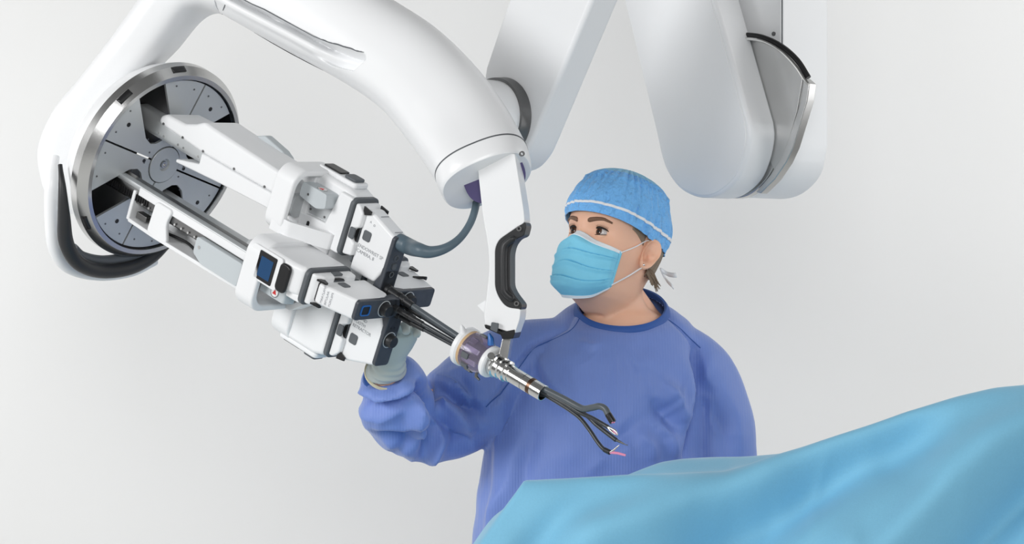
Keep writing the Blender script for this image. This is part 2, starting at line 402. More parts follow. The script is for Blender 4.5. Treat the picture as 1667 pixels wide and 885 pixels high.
# four quadrant plates, each with an opening for its rail
def quadrant(k):
    gg = G(); gap = .0018; R1 = .1650; R0 = .0365; thick = .005
    pc = 48+90*k; q0 = pc-45; cut = [(-.030, R1+.02), (-.030, .075), (-.022, .058), (-.010, .052), (.010, .052), (.022, .058), (.030, .075), (.030, R1+.02)]
    # outline in (radial direction pc, tangential) coordinates
    def pol(r, ph): a = math.radians(ph-pc); return (r*math.sin(a), r*math.cos(a))
    gd = math.degrees(gap/R1); gd0 = math.degrees(gap/R0)
    a_cut = math.degrees(math.asin(.030/R1)); pts = []
    for i in range(8): pts.append(pol(R0, q0+gd0+(90-2*gd0)*i/7))
    for i in range(9): pts.append(pol(R1, q0+90-gd-(45-gd-a_cut)*i/8))
    pts += [(x, y) for x, y in reversed(cut[1:-1])]
    for i in range(9): pts.append(pol(R1, pc-a_cut-(45-gd-a_cut)*i/8))
    Rr, Tt = rd(pc), rd(pc+90)
    gg.prism(pts, -thick, 0, lambda x, y, w_: D0+Rr*y+Tt*x+AX*w_)
    o = obj('turntable_plate', gg, PLATE, ROB, smooth=25)
    for r_, p_ in ((.150, 8), (.150, 82), (.155, 25), (.155, 65), (.05, 12), (.05, 78), (.075, 25), (.075, 65)):
        c = axp(0)+rd(q0+p_)*r_; obj('screw', G().cyl(c-AX*.001, c+AX*.0008, .0018, None, 10), DARKSTEEL, o)
    c = axp(0)+rd(q0+72)*.135; obj('keyhole', G().cyl(c-AX*.001, c+AX*.0006, .0042, None, 14), BLACK, o)
    c = axp(0)+rd(q0+8)*.052; obj('keyhole', G().cyl(c-AX*.001, c+AX*.0006, .0036, None, 14), BLACK, o)
for k in range(4): quadrant(k)
gg = G().lathe([(-.006, .0345), (.0015, .0345), (.002, .034), (.002, .012), (-.003, .010), (-.003, 0)], D0, AX, 64); hub = obj('turntable_hub', gg, PLATE, ROB, smooth=25)
obj('hub_bolt', G().lathe([(-.003, .007), (.001, .006), (.001, .003), (-.002, .003), (-.002, 0)], D0, AX, 24), STEEL, hub, smooth=25)
gg = G().ring(D0, AX, [(-.006, .0346), (-.006, .0364), (-.001, .0364), (-.001, .0346)], 64); obj('hub_gap', gg, BLACK, ROB)

# --- hanging power cable with white guard at the turntable
cp = [(98, 268, 3.80), (101, 300, 3.79), (104, 350, 3.80), (108, 395, 3.82), (128, 428, 3.86), (165, 441, 3.92), (210, 436, 3.98), (245, 418, 4.02), (268, 395, 4.04)]
P = [ray(*q) for q in cp]; P = [V3(p) for p in catmull([tuple(p) for p in P], 6)]
cable = obj('power_cable', G().tube(P, [lerp(.004, .0135, sm(0, 18, i)) for i in range(len(P))], 20), RUBBER, ROB)
cp = [(90, 255, 3.86), (84, 300, 3.84), (84, 360, 3.86), (90, 405, 3.89), (112, 434, 3.93), (160, 446, 3.98), (212, 440, 4.04), (250, 422, 4.08)]
P = [V3(p) for p in catmull([tuple(ray(*q)) for q in cp], 6)]
obj('cable_guard', G().tube(P, [lerp(.008, .0125, sm(0, 8, i)) for i in range(len(P))], 20), WHITE, ROB)
P = [V3(p) for p in catmull([tuple(ray(*q)) for q in [(118, 404, 3.86), (135, 418, 3.89), (170, 424, 3.94), (215, 416, 3.99), (250, 400, 4.02)]], 6)]
obj('cable_cover', G().tube(P, .010, 16), GREYR, ROB)

# --- rails, covers and drive housings
MODS = {'top': (20, .485), 'front': (110, .525), 'bottom': (200, .522), 'far': (290, .50)}
HOUS = {}
def rail(ph, a0, kind):
    fn = frame_fn(ph, 0); f = perm(fn, 'rts')
    prof = rpoly([(.060, .020), (.095, .020), (.100, .030), (.098, .050), (.088, .054), (.066, .054), (.058, .046)], .004, 3)
    o = obj('slide_rail', G().prism(prof, -.05, a0-.11, f), PLATE if kind != 'front' else DARKSTEEL, ROB, smooth=30)
    if kind == 'front':
        for i in range(22):   # rack teeth
            a = -.045+i*.0062; obj('rack_tooth', G().box((.100, .040, a), (.0014, .006, .0014), f), BLACK, o, smooth=0)
        obj('rail_upper_bar', G().prism(rrect(.084, .101, .016, .0255, .002, 2), -.05, a0-.11, f), PLATE, o, smooth=30)
        for i in range(13):
            a = .075+i*.018; c = fn(a, .1, .045); n = rd(ph); obj('rail_bolt', G().cyl(c, c+n*.0015, .0022, None, 10), STEEL, o)
    else:
        for a in (.02, .035, .075, .09, .13):
            c = fn(a, .07, .054); n = rd(ph+90); obj('rail_bolt', G().cyl(c, c+n*.001, .0022, None, 10), STEEL, o)
    return o
def cover_top(ph, a0, screws=True):
    fn = frame_fn(ph, 0); f = perm(fn, 'srt'); e = a0-.12
    up = [(.016, .088), (.015, .103), (.030, .110), (.080, .112), (.105, .122), (.125, .134), (.148, .132), (e, .122), (e, .082), (.14, .080)]
    lo = [(.084, .040), (.083, .046), (.14, .060), (.14, .0805), (e, .0825), (e, .056), (.20, .048)]
    o = obj('rail_cover', G().prism(up, -.030, .058, f), WHITE2, ROB, bevel=.008)
    obj('lower_shell', G().prism(lo, -.026, .0585, f), WHITE2, o, bevel=.004)
    obj('cover_flap', G().prism([(.175, .1275), (.20, .139), (.25, .130), (.27, .121)], -.040, -.020, f), GREYW, o, bevel=.003)
    for a, r in ((.03, .092), (.085, .088), (.142, .085), (.225, .086), (.305, .086)):
        c = fn(a, r, .058); n = rd(ph+90); obj('screw', G().cyl(c-n*.001, c+n*.0008, .0024, None, 12), DARKSTEEL, o)
    return o
def cover_front(ph, a0):
    fn = frame_fn(ph, 0); e = a0-.12
    f = perm(fn, 'srt')
    # near wall
    wall = rpoly([(.048, .070), (.050, .104), (.130, .108), (e, .100), (e, .055), (.12, .055)], .006, 3)
    o = obj('rail_cover', G().prism(wall, .080, .087, f), WHITE2, ROB, bevel=.0025)
    fl = rpoly([(.046, .028), (.046, .087), (e, .087), (e, .028)], .010, 4)
    obj('cover_floor', G().prism(fl, .050, .056, perm(fn, 'str')), WHITE2, o, bevel=.002)
    obj('cover_tongue', G().prism([(.06, .098), (.06, .103), (e, .103), (e, .098)], .018, .033, f), WHITE2, o, bevel=.002)
    band = [(.108, .084), (.112, .022), (.158, .022), (.150, .050), (.165, .084)]
    obj('cover_band', G().prism(rpoly(band, .01, 4), .099, .108, perm(fn, 'str')), WHITE2, o, bevel=.003)
    obj('cover_end', G().prism([(.046, .057), (.046, .104), (.054, .104), (.054, .057)], .028, .085, f), WHITE2, o, bevel=.003)
    obj('wire_loom', G().tube([fn(a, .085+.006*math.sin(a*60), .072) for a in np.linspace(.06, .24, 20)], .0028, 8), BLACK, o)
    obj('bearing_block', G().box((.075, .088, .070), (.014, .008, .006), fn), DARKSTEEL, o, bevel=.002)
    mot = obj('slide_motor', G().prism(rpoly([(.235, .036), (.235, .066), (.26, .078), (.355, .078), (.355, .036)], .005, 3), .062, .112, perm(fn, 'str')), GREYW, ROB, bevel=.004)
    n = rd(ph); c = fn(.247, .112, .052); obj('motor_screw', G().cyl(c, c+n*.001, .003, None, 12), STEEL, mot)
    return o
def cover_lower(ph, a0):
    fn = frame_fn(ph, 0); e = a0-.13
    o = obj('rail_sleeve', G().prism(rpoly([(.045, .012), (.105, .012), (.112, .045), (.10, .068), (.055, .068), (.045, .05)], .012, 4), .235, e, perm(fn, 'rts')), WHITE2, ROB, bevel=.003)
    for a in (.165, .178, .205, .218):
        c = fn(a, .062, .023); obj('rail_mark', G().tube([c, fn(a, .078, .0235)], .0012, 6), WHITE2, o)
    return o
def drive(kind, ph, a0):
    fn = frame_fn(ph, a0); R, T = rd(ph), rd(ph+90); srt = perm(fn, 'srt'); rts = perm(fn, 'rts'); stR = perm(fn, 'str')
    body = obj('drive_housing', G().prism([(-.13, .034), (-.13, .147), (-.03, .146), (-.005, .138), (-.005, .036)], -.031, .022, srt), WHITE2, ROB, bevel=.009, seg=4)
    sc = G().prism([(-.11, .0345), (-.11, .070), (-.050, .074), (-.036, .1385), (-.0052, .1375), (-.0052, .0365)], .018, .031, srt)
    obj('side_shell', sc, WHITE2, body, bevel=.003)
    obj('side_panel', G().prism([(-.11, .072), (-.11, .104), (-.045, .104), (-.051, .075)], .0205, .0235, srt), PLATE, body, bevel=.0008)
    obj('badge_block', G().prism(rpoly([(-.105, .102), (-.105, .128), (-.045, .128), (-.040, .104), (-.06, .096)], .005, 3), .020, .052, srt), GREYW, body, bevel=.005)
    n = R; c = fn(-.068, .128, .040)
    bd = obj('badge', G().cyl(c-n*.0005, c+n*.0008, .0085, None, 28), WHITE2, body)
    obj('badge_rim', G().ring(c, n, [(0, .0082), (0, .0095), (.0014, .0095), (.0014, .0082)], 28), STEEL, body)
    tri = [(-.0035, .004), (.0045, 0), (-.0035, -.004)]
    f2 = lambda a, b, q: c+AX*b*1.0-T*a*1.0+n*(.0008+q)
    obj('red_triangle', G().prism([(-.0045, -.004), (.0045, -.004), (0, .005)], 0, .0004, lambda a, b, q: c-T*b+AX*a+n*(.0008+q)), RED, body, smooth=0)
    for s_, r_ in ((-.095, .08), (-.06, .08), (-.085, .112)):
        c2 = fn(s_, r_, .0235 if r_ < .1 else .052); obj('screw', G().cyl(c2, c2+T*.0008, .0022, None, 12), DARKSTEEL, body)
    c2 = fn(-.030, .050, .031); obj('screw', G().cyl(c2, c2+T*.001, .0034, None, 14), DARKSTEEL, body)
    obj('socket_slot', G().prism(rrect(-.088, -.082, .044, .062, .0028, 3), .0308, .0318, srt), BLACK, body)
    # collar hoop that reaches out past the body
    oo = rrect(.032, .152, -.038, .088, .028, 8); ii = rrect(.044, .140, -.026, .076, .022, 8)
    obj('collar', G().frame(oo, ii, -.136, -.092, rts), WHITE2, body, bevel=.004, bang=60)
    obj('collar_web', G().prism(rrect(.038, .146, -.034, .030, .015, 5), -.135, -.098, rts), WHITE2, body, bevel=.003)
    fin = [(-.12, .088), (-.080, .084), (-.022, .035), (-.022, .028), (-.034, .028), (-.083, .075), (-.12, .077)]
    obj('guard_fin', G().prism(rpoly(fin, .006, 3), .036, .064, stR), WHITE2, body, bevel=.003)
    # outer face
    if kind == 'front':
        sc_ = obj('display_bezel', G().prism(rrect(-.124, -.050, -.028, .030, .006), .1475, .1505, stR), WHITE2, body, bevel=.0015)
        obj('display_frame', G().prism(rrect(-.104, -.062, -.023, .026, .002, 2), .150, .1520, stR), BLACK, body, bevel=.0008)
        obj('display_screen', G().prism(rrect(-.097, -.068, -.015, .020, .001, 2), .1520, .1524, stR), NAVY, body)
        obj('release_button', G().prism(rrect(-.053, -.028, -.024, .026, .009), .146, .1530, stR), BLACK, body, bevel=.003)
    else:
        obj('button_pad', G().prism(rrect(-.120, -.025, -.026, .010, .008), .145, .1545, stR), WHITE2, body, bevel=.003)
        obj('display_frame', G().prism(rrect(-.112, -.070, -.020, .004, .003, 3), .1543, .1575, stR), BLACK, body, bevel=.001)
        obj('release_button', G().prism(rrect(-.060, -.032, -.020, .006, .005), .154, .1600, stR), GREYR, body, bevel=.002)
    obj('gasket', G().prism(rrect(.035, .1395, -.032, .032, .012, 6), -.0075, .0005, rts), GREYR, body, bevel=.001)
    for q in (-.006, .010):
        pass
    ad = obj('sterile_adapter', G().prism([(.0005, .040), (.0005, .133), (.010, .132), (.022, .120), (.022, .096), (.012, .090), (.012, .072), (.022, .066), (.022, .044)], -.027, .027, srt), WHITE2, body, bevel=.004)
    obj('adapter_core', G().prism(rrect(.042, .126, -.020, .020, .006, 3), .010, .018, rts), BLACK, body)
    for sgn in (-1, 1):
        obj('adapter_button', G().prism(rrect(.0045, .017, .072, .092, .003, 3), sgn*.0255, sgn*.0285, srt), GREYR, body, bevel=.001)
        obj('adapter_clip', G().prism([(.018, .118), (.034, .124), (.034, .130), (.016, .133)], sgn*.0225, sgn*.0195, srt), BLACK, body)
    return body
for kind, (ph, a0) in MODS.items():
    rail(ph, a0, kind)
    HOUS[kind] = drive(kind, ph, a0)
    if kind == 'front': cover_front(ph, a0)
    elif kind == 'bottom': cover_lower(ph, a0)
    elif kind == 'top': cover_top(ph, a0)
fnb = frame_fn(200, .522)
obj('underside_slot', G().prism(rrect(-.110, -.050, -.012, -.004, .003, 3), .1575, .1583+.0022, perm(fnb, 'str')), BLACK, HOUS['bottom'])

# --- cannula arm with its grip
DA = 3.465
PA = V3((.18, .98, 0)).normalized(); OA = ray(815, 430, DA)-PA*.027
arm = [(775, 250), (838, 250), (846, 300), (853, 345), (854, 362), (838, 372), (812, 390), (806, 404), (806, 468), (812, 484), (824, 500), (848, 503), (846, 520), (838, 543), (790, 528), (788, 515), (791, 490), (797, 440), (795, 400), (786, 350)]
ca = obj('cannula_arm', traced(rpoly(arm, [2, 2, 20, 20, 4, 12, 20, 14, 14, 14, 12, 4, 4, 3, 3, 8, 10, 20, 20, 20], 4), OA, PA, .054), WHITE, ROB, bevel=.010, seg=4, bang=55)
grip = [(855, 361), (857, 368), (853, 384), (842, 388), (834, 398), (830, 412), (830, 466), (836, 478), (850, 496), (848, 504), (838, 504), (823, 502), (808, 486), (803, 468), (803, 404), (809, 388), (820, 378)]
gr = obj('hand_grip', traced(rpoly(grip, [3, 3, 4, 4, 5, 8, 8, 6, 4, 3, 4, 6, 10, 10, 10, 8, 8], 3), OA+PA*.001, PA, .050), RUBBER, ca, bevel=.007, seg=4, bang=50)
P = [isect(x, y, OA-PA*.0035, PA) for x, y in arc_pts([(839, 386), (827, 394), (820, 408), (820, 465), (824, 478), (836, 488)], 4)]
obj('grip_pad', G().tube(P, [.003]+[.0058]*(len(P)-2)+[.003], 14), RUBBER, ca)
for x, y in ((845, 372), (841, 494)):
    c = isect(x, y, OA-PA*.001, PA); obj('screw', G().ring(c, PA, [(-.0015, .0022), (-.0015, .0042), (.004, .0042), (.004, .0022)], 20), DARKSTEEL, ca)
obj('clamp_tab', traced([(777, 497), (791, 488), (791, 512)], OA+PA*.02, PA, .003), WHITE2, ca)
cl = [(788, 528), (790, 534), (815, 545), (818, 552), (835, 551), (838, 543), (838, 536), (818, 540), (806, 535), (800, 531)]
obj('clamp_jaw', traced(cl, OA-PA*.002, PA, .058), BLACK, ca, bevel=.0015)
obj('clamp_lever', traced(rpoly([(798, 536), (800, 524), (811, 526), (809, 541)], 1.5, 3), OA-PA*.008, PA, .010), GREYR, ca, bevel=.0015)
obj('mount_post', traced([(818, 548), (832, 549), (826, 585), (811, 578)], OA+PA*.010, PA, .024), STEEL, ca, bevel=.0015)
# ------------------------------------------------------------------ instruments held in the drive housings
def dpx(px): return 3.40-.00079*(px-885)
def tippath(pts, n=5):
    return [V3(p) for p in catmull([tuple(ray(x, y, dpx(x)+o)) for x, y, o in pts], n)]
def instrument(kind, label, name, body_mat=WHITE2):
    ph, a0 = MODS[kind]; fn = frame_fn(ph, a0); R, T = rd(ph), rd(ph+90); srt = perm(fn, 'srt'); rts = perm(fn, 'rts'); stR = perm(fn, 'str')
    t = thing(name, label, 'instrument', fn(.05, .07, 0))
    b = obj('instrument_body', G().prism([(.019, .018), (.019, .130), (.030, .130), (.093, .110), (.093, .052), (.078, .020)], -.018, .018, srt), body_mat, t, bevel=.0055, seg=4)
    obj('end_face', G().prism(rrect(.012, .1105, -.0175, .0175, .006, 4), .088, .0965, rts), ENDP, t, bevel=.0015)
    obj('shaft_base', G().prism([(.075, .004), (.079, .024), (.093, .05), (.0965, .05), (.0965, .004)], -.0165, .0165, srt), ENDP, t, bevel=.003)
    for sgn in (-1, 1):
        bt = obj('release_button', G().prism(rrect(.028, .046, .078, .096, .004, 4), sgn*.0175, sgn*.0195, srt), GREYR, t, bevel=.001)
    obj('rear_band', G().prism(rrect(.030, .125, -.0185, .0185, .006, 4), .016, .0192, rts), GREYR, t)
    return t, fn, R, T
def knob(t, fn, r, rad=.0115, h=.012):
    c = fn(.0965, r, 0); o = obj('knob', G().lathe([(0, rad), (h-.002, rad*.95), (h, rad*.82), (h, 0)], c, AX, 32), RUBBER, t, smooth=35)
    obj('knob_mark', G().ring(c, AX, [(0, rad*1.15), (0, rad*1.28), (.0004, rad*1.28), (.0004, rad*1.15)], 24), GREYW, t)
    for q in (-.004, .004):
        d = fn(.0965, r-.022, q); obj('port_hole', G().cyl(d-AX*.001, d+AX*.0005, .002, None, 10), BLACK, t)
def shaft(t, fn, ph, r_in, rad, mat_, connector, tip, squeeze):
    p0 = fn(.085, .016, 0); p1 = axp(.80)+rd(ph)*squeeze; p2 = axp(LEN-.01)+rd(ph)*squeeze
    pts = [p0, lerp(p0, p1, .5), p1, p2]+tip
    m = len(pts); obj('shaft', G().tube(pts, rad, 16), mat_, t, smooth=50)
    d = (p1-p0).normalized()
    g2 = G().tube([p0-d*.01, p0+d*.02, p0+d*.021, p0+d*.055, p0+d*.057, p0+d*.075], [rad*1.9, rad*1.9, rad*1.6, rad*1.6, rad*1.35, rad*1.3], 18)
    obj('shaft_collar', g2, RUBBER, t, smooth=30)
    obj('collar_ring', G().tube([p0+d*.040, p0+d*.046], rad*1.75, 18), BLACK, t, smooth=30)

# endoscope on top
cam_t, fn, R, T = instrument('top', 'white endoscope camera unit with a blue-grey hose, held in the upper drive housing', 'endoscope')
tip = tippath([(892, 636, 0), (920, 650, 0), (940, 661, 0), (951, 665, -.001), (965, 663, -.003), (976, 661, -.004), (985, 665, -.004), (990, 674, -.004)])
shaft(cam_t, fn, 20, 0, .0052, SHAFTG, 1, tip, .0062)
e0, e1 = tip[-1], ray(998, 687, dpx(995)-.005); obj('camera_head', G().tube([e0, lerp(e0, e1, .9), e1], [.0054, .0056, .0052], 18), BLACK, cam_t, smooth=35)
ed = (e1-e0).normalized(); sd = ed.cross(V3((0, 0, 1))).normalized()
for q in (-1, 1): obj('lens', G().ball(e1+sd*.0028*q, .0017, 12, 8), PINK, cam_t)
hz = [tuple(fn(.090, .100, 0)), tuple(fn(.118, .102, 0)), tuple(ray(680, 406, 3.50)), tuple(ray(700, 410, 3.49)), tuple(ray(725, 404, 3.49)), tuple(ray(748, 388, 3.50)), tuple(ray(765, 364, 3.51)), tuple(ray(774, 338, 3.52)), tuple(ray(777, 312, 3.53)), tuple(ray(782, 285, 3.53))]
P = catmull(hz, 6); obj('light_hose', G().tube(P, [lerp(.0145, .0062, sm(0, 34, i)) for i in range(len(P))], 20), HOSE, cam_t)
fr = [(.088, .080, 0)]
for r_ in (.072, .056, .042):
    c = fn(.0965, r_, 0); obj('focus_key', G().ring(c, AX, [(0, .004), (0, .0055), (.0012, .0055), (.0012, .004)], 20), GREYR, cam_t)
obj('mode_key', G().prism(rrect(.052, .062, -.005, .005, .002, 3), .0963, .0985, perm(fn, 'rts')), GREYR, cam_t)
Mx = basis(fn(.024, .063, .0183), AX, R); text('ENDOWRIST SP', .0085, Mx, INK, cam_t)
Mx = basis(fn(.024, .054, .0183), AX, R); text('CAMERA, 8', .0085, Mx, INK, cam_t)
Mx = basis(fn(.034, .108, .0183), AX, R); text('^  o', .009, Mx, INK, cam_t, name='icon_marks')
for s_ in (.045, .083):
    obj('edge_mark', G().prism(rrect(s_, s_+.0012, -.012, .008, .0005, 2), .130-(s_-.03)*.3175, .1306-(s_-.03)*.3175+.0004, perm(fn, 'str')), INK, cam_t)

# forceps in front
fr_t, fn, R, T = instrument('front', 'white forceps cartridge with a blue-ringed window, held in the drive housing with the screen', 'forceps')
tip = tippath([(890, 641, .004), (920, 657, .004), (945, 672, .004), (962, 679, .002), (978, 688, 0), (990, 695, 0)])
shaft(fr_t, fn, 110, 0, .0034, SHAFT, 1, tip, .0072)
e0 = tip[-1]; e1 = ray(1006, 707, dpx(1005))
obj('jaw', G().tube([e0, lerp(e0, e1, .3)+V3((.0005, 0, .0012)), lerp(e0, e1, .7)+V3((.001, 0, .0022)), e1], [.0026, .002, .0018, .0008], 10), STEEL, fr_t)
obj('jaw', G().tube([e0, lerp(e0, e1, .3)-V3((.001, 0, .0016)), lerp(e0, e1, .7)-V3((.001, 0, .0022)), e1-V3((0, 0, .001))], [.0026, .002, .0016, .0008], 10), STEEL, fr_t)
obj('jaw_insert', G().tube([lerp(e0, e1, .45), lerp(e0, e1, .92)], .0011, 8), PINK, fr_t)
knob(fr_t, fn, .042)
obj('window_ring', G().frame(rrect(.078, .1, -.0095, .0095, .004, 4), rrect(.080, .098, -.0075, .0075, .003, 4), .0960, .0985, perm(fn, 'rts')), BLUEL, fr_t)
obj('window', G().prism(rrect(.0795, .0985, -.008, .008, .003, 4), .096, .0972, perm(fn, 'rts')), BLACK, fr_t)
for i, s_ in enumerate(('MARYLAND', 'BIPOLAR', 'FORCEPS')):
    sp = .036+.0075*i; Mx = basis(fn(sp, .1305-(sp-.03)*.3175+.0006, .013), -T, -AX); text(s_, .0062, Mx, INK, fr_t)

# retractor below
re_t, fn, R, T = instrument('bottom', 'white tooth retractor cartridge with a dark knob, held in the lowest drive housing', 'retractor')
tip = tippath([(888, 643, .010), (910, 656, .010), (930, 669, .010), (945, 681, .009), (960, 700, .006), (972, 718, .004), (982, 730, .003), (993, 736, .002)])
shaft(re_t, fn, 200, 0, .0033, SHAFT, 1, tip, .0072)
e0 = tip[-1]
obj('jaw', G().tube([e0, e0+V3((.006, -.002, .004)), e0+V3((.014, -.004, .0115))], [.0022, .0016, .001], 10), STEEL, re_t)
obj('jaw', G().tube([e0, e0+V3((.012, -.003, -.001)), e0+V3((.024, -.006, -.004))], [.0022, .0021, .0018], 10), PINK, re_t)
obj('wrist_joint', G().tube([tip[-5], e0], .0041, 12), RUBBER, re_t)
knob(re_t, fn, .062)
up = -R
for i, s_ in enumerate(('ROUND', 'TOOTH', 'RETRACTOR')):
    Mx = basis(fn(.026, .050+.0085*i, -.0183), AX, -R); text(s_, .0078, Mx, INK, re_t)

# hook behind
hk_t, fn, R, T = instrument('far', 'cautery hook cartridge with a slate end face, behind the other three cartridges', 'cautery_hook')
tip = tippath([(890, 638, .010), (925, 657, .010), (955, 676, .009), (970, 690, .008), (985, 702, .007), (1003, 716, .006)])
shaft(hk_t, fn, 290, 0, .0036, SHAFT, 1, tip, .0066)
e0 = tip[-1]; obj('hook_tip', G().tube([e0, e0+V3((.009, -.004, -.004)), e0+V3((.014, -.005, -.0065)), e0+V3((.018, -.006, -.0075))], [.0024, .0015, .0007, .0006], 10), DARKSTEEL, hk_t)
knob(hk_t, fn, .045)
obj('latch_lever', G().tube([fn(.05, .10, .017), fn(.062, .112, .022), fn(.068, .114, .023)], [.003, .0025, .0035], 10), BLACK, hk_t)

# ------------------------------------------------------------------ cannula
CN = thing('cannula', 'polished steel cannula with clear violet seal housing and white rim, clamped below the black grip', 'cannula', axp(.85))
obj('tube', G().ring(D0, AX, [(.872, .0118), (.872, .0136), (LEN-.0005, .0132), (LEN, .0128), (LEN, .0118)], 48), CHROME, CN, smooth=30)
for a in (.905,): obj('groove', G().ring(axp(a), AX, [(0, .0130), (0, .0136), (.0008, .0136), (.0008, .0130)], 48), DARKSTEEL, CN)
obj('depth_band', G().ring(axp(.918), AX, [(0, .0128), (0, .01358), (.007, .01356), (.007, .0128)], 48), BRONZE, CN)
obj('collar', G().ring(D0, AX, [(.838, .012), (.838, .0195), (.846, .021), (.848, .0185), (.856, .0185), (.858, .0165), (.862, .0165), (.864, .018), (.868, .018), (.870, .015), (.876, .0148), (.876, .012)], 64), CHROME, CN, smooth=30)
obj('seal_rim', G().ring(D0, AX, [(.768, .020), (.768, .0315), (.770, .0335), (.777, .0335), (.780, .031), (.780, .020)], 64), WHITE2, CN, smooth=30)
obj('seal_gasket', G().ring(D0, AX, [(.780, .020), (.780, .0308), (.785, .0305), (.785, .020)], 64), TAN, CN, smooth=30)
obj('seal_housing', G().ring(D0, AX, [(.785, .0285), (.785, .0305), (.812, .0298), (.826, .024), (.826, .022), (.811, .028)], 64), TINT, CN, smooth=40)
obj('seal_core', G().lathe([(.786, .021), (.80, .018), (.822, .013), (.834, .012)], D0, AX, 32), ENDP, CN)
obj('lower_rim', G().ring(D0, AX, [(.826, .014), (.826, .0255), (.828, .0268), (.834, .0268), (.836, .0245), (.836, .014)], 64), WHITE2, CN, smooth=30)
for ph in (10, 60, 112, 150, 185):
    R = rd(ph); T = rd(ph+90); f = lambda a, b, c_: axp(a)+R*c_+T*b
    obj('latch', G().prism(rrect(.792, .806, -.005, .005, .001, 2), .0285, .0325, f), GREYR if ph != 60 else TINT, CN, bevel=.001)
for ph in (85, 135): obj('inner_fin', G().prism(rrect(.788, .818, -.004, .004, .001, 2), .0225, .0255, (lambda R, T: lambda a, b, c_: axp(a)+R*c_+T*b)(rd(ph), rd(ph+90))), WHITE2, CN)
R = rd(25); obj('blue_tab', G().tube([axp(.822)+R*.026, axp(.818)+R*.036, axp(.812)+R*.042], [.006, .005, .002], 8), BLUEL, CN)
R = rd(52); obj('fill_port', G().tube([axp(.772)+R*.032, axp(.770)+R*.042, axp(.769)+R*.046], [.006, .003, .001], 12), WHITE2, CN)
R = rd(200); obj('stopcock', G().tube([axp(.81)+R*.026, axp(.812)+R*.036, axp(.820)+R*.038], [.003, .003, .002], 10), DARKSTEEL, CN)
R = rd(70); obj('valve_block', G().tube([axp(.838)+R*.018, axp(.842)+R*.028], [.007, .006], 12), CHROME, CN)
# ------------------------------------------------------------------ the person
PX = lambda px, py, Y: ray(px, py, 4+Y)
PER = thing('person', 'person in blue surgical gown, cap and face mask reaching up to the robot', 'person', (.17, .03, 0))
HO = PX(996, 405, .0)
yaw, pitch, roll = math.radians(42), math.radians(15), math.radians(3)
HM = Matrix.Rotation(-yaw, 3, 'Z') @ Matrix.Rotation(-pitch, 3, 'X') @ Matrix.Rotation(roll, 3, 'Y')
def H(p): return HO+HM @ V3(p)
ZS = [-.13, -.115, -.10, -.085, -.07, -.05, -.03, 0, .03, .06, .09, .115, .127, .132]
FS = [.016, .044, .080, .094, .096, .094, .094, .092, .096, .095, .080, .052, .028, .004]
SS = [.026, .040, .053, .060, .063, .067, .070, .074, .077, .077, .068, .046, .025, .004]
BS = [.040, .052, .060, .064, .070, .080, .090, .098, .102, .101, .088, .060, .034, .004]
def gauss(x, s): return math.exp(-x*x/(2*s*s))
def headR(th, z, feat=True):
    f, s_, b = interp(z, ZS, FS), interp(z, ZS, SS), interp(z, ZS, BS)
    c, sn = math.cos(th), math.sin(th); d = f if c > 0 else b; n = 2.25
    r = (abs(c/d)**n+abs(sn/s_)**n)**(-1/n)
    if feat and c > 0:
        x = r*sn
        if z > -.045: r += .022*gauss(x, .008)*sm(.020, -.03, z)*(1-sm(-.03, -.045, z)*.9) + .004*gauss(x, .010)*gauss(z-.012, .015)
        for q in (-1, 1):
            r -= .0115*gauss(x-q*.031, .0145)*gauss(z-.012, .0095)
            r += .003*gauss(x-q*.030, .016)*gauss(z-.031, .006)
            r += .005*gauss(x-q*.046, .016)*gauss(z+.02, .014)
        r += .005*gauss(x, .012)*gauss(z+.088, .010)
    return r
def hp(th, z, off=0, feat=True):
    r = headR(th, z, feat)+off; return V3((r*math.sin(th), -r*math.cos(th), z))
rings = []
nz = 110
for i in range(nz+1):
    z = -.128+(.1315+.128)*i/nz
    rings.append([H(hp(2*PI*k/140, z)) for k in range(140)])
g = G().loft(rings)
# neck and trunk, arms and legs under the clothes
def ell(c, a, b, n=28, rz=0): return [V3(c)+V3((a*math.cos(t)*math.cos(rz)-b*math.sin(t)*math.sin(rz), a*math.cos(t)*math.sin(rz)+b*math.sin(t)*math.cos(rz), 0)) for t in (2*PI*k/n for k in range(n))]
nk = [((1004, 435), .040, .045, .005), ((1006, 462), .046, .052, .012), ((1006, 485), .0455, .052, .016), ((1008, 503), .056, .058, .022), ((1011, 513), .074, .070, .026), ((1012, 524), .086, .078, .027), ((1012, 535), .096, .081, .027), ((1010, 550), .112, .086, .026), ((1008, 575), .13, .10, .03)]
rings = [ell(PX(p[0], p[1], y), a, b) for p, a, b, y in nk]
g.loft(rings[::-1])
g.tube([PX(1020, 478, .045), PX(1050, 523, .045), PX(1086, 552, .04)], [.03, .032, .025], 18)
g.tube([PX(996, 490, .045), PX(968, 530, .045), PX(932, 552, .04)], [.026, .028, .025], 18)
tor = [((1006, 565), .115, .075), ((995, 605), .15, .10), ((985, 680), .165, .11), ((970, 800), .145, .105), ((965, 900), .165, .115)]
rings = [ell(PX(p[0], p[1], .03), a, b) for p, a, b in tor]+[ell(V3((.16, .03, .80)), .175, .12)]
g.loft(rings[::-1])
sh_r = PX(868, 585, .03); el_r = PX(672, 690, -.06); wr_r = PX(627, 606, -.23)
sh_l = PX(1120, 600, .03); el_l = PX(1178, 800, .02); wr_l = PX(1110, 860, -.18)
g.tube([sh_r, lerp(sh_r, el_r, .5), el_r, lerp(el_r, wr_r, .4), wr_r], [.055, .048, .04, .038, .027], 18)
g.tube([sh_l, lerp(sh_l, el_l, .5), el_l, lerp(el_l, wr_l, .4), wr_l], [.045, .045, .04, .038, .027], 18)
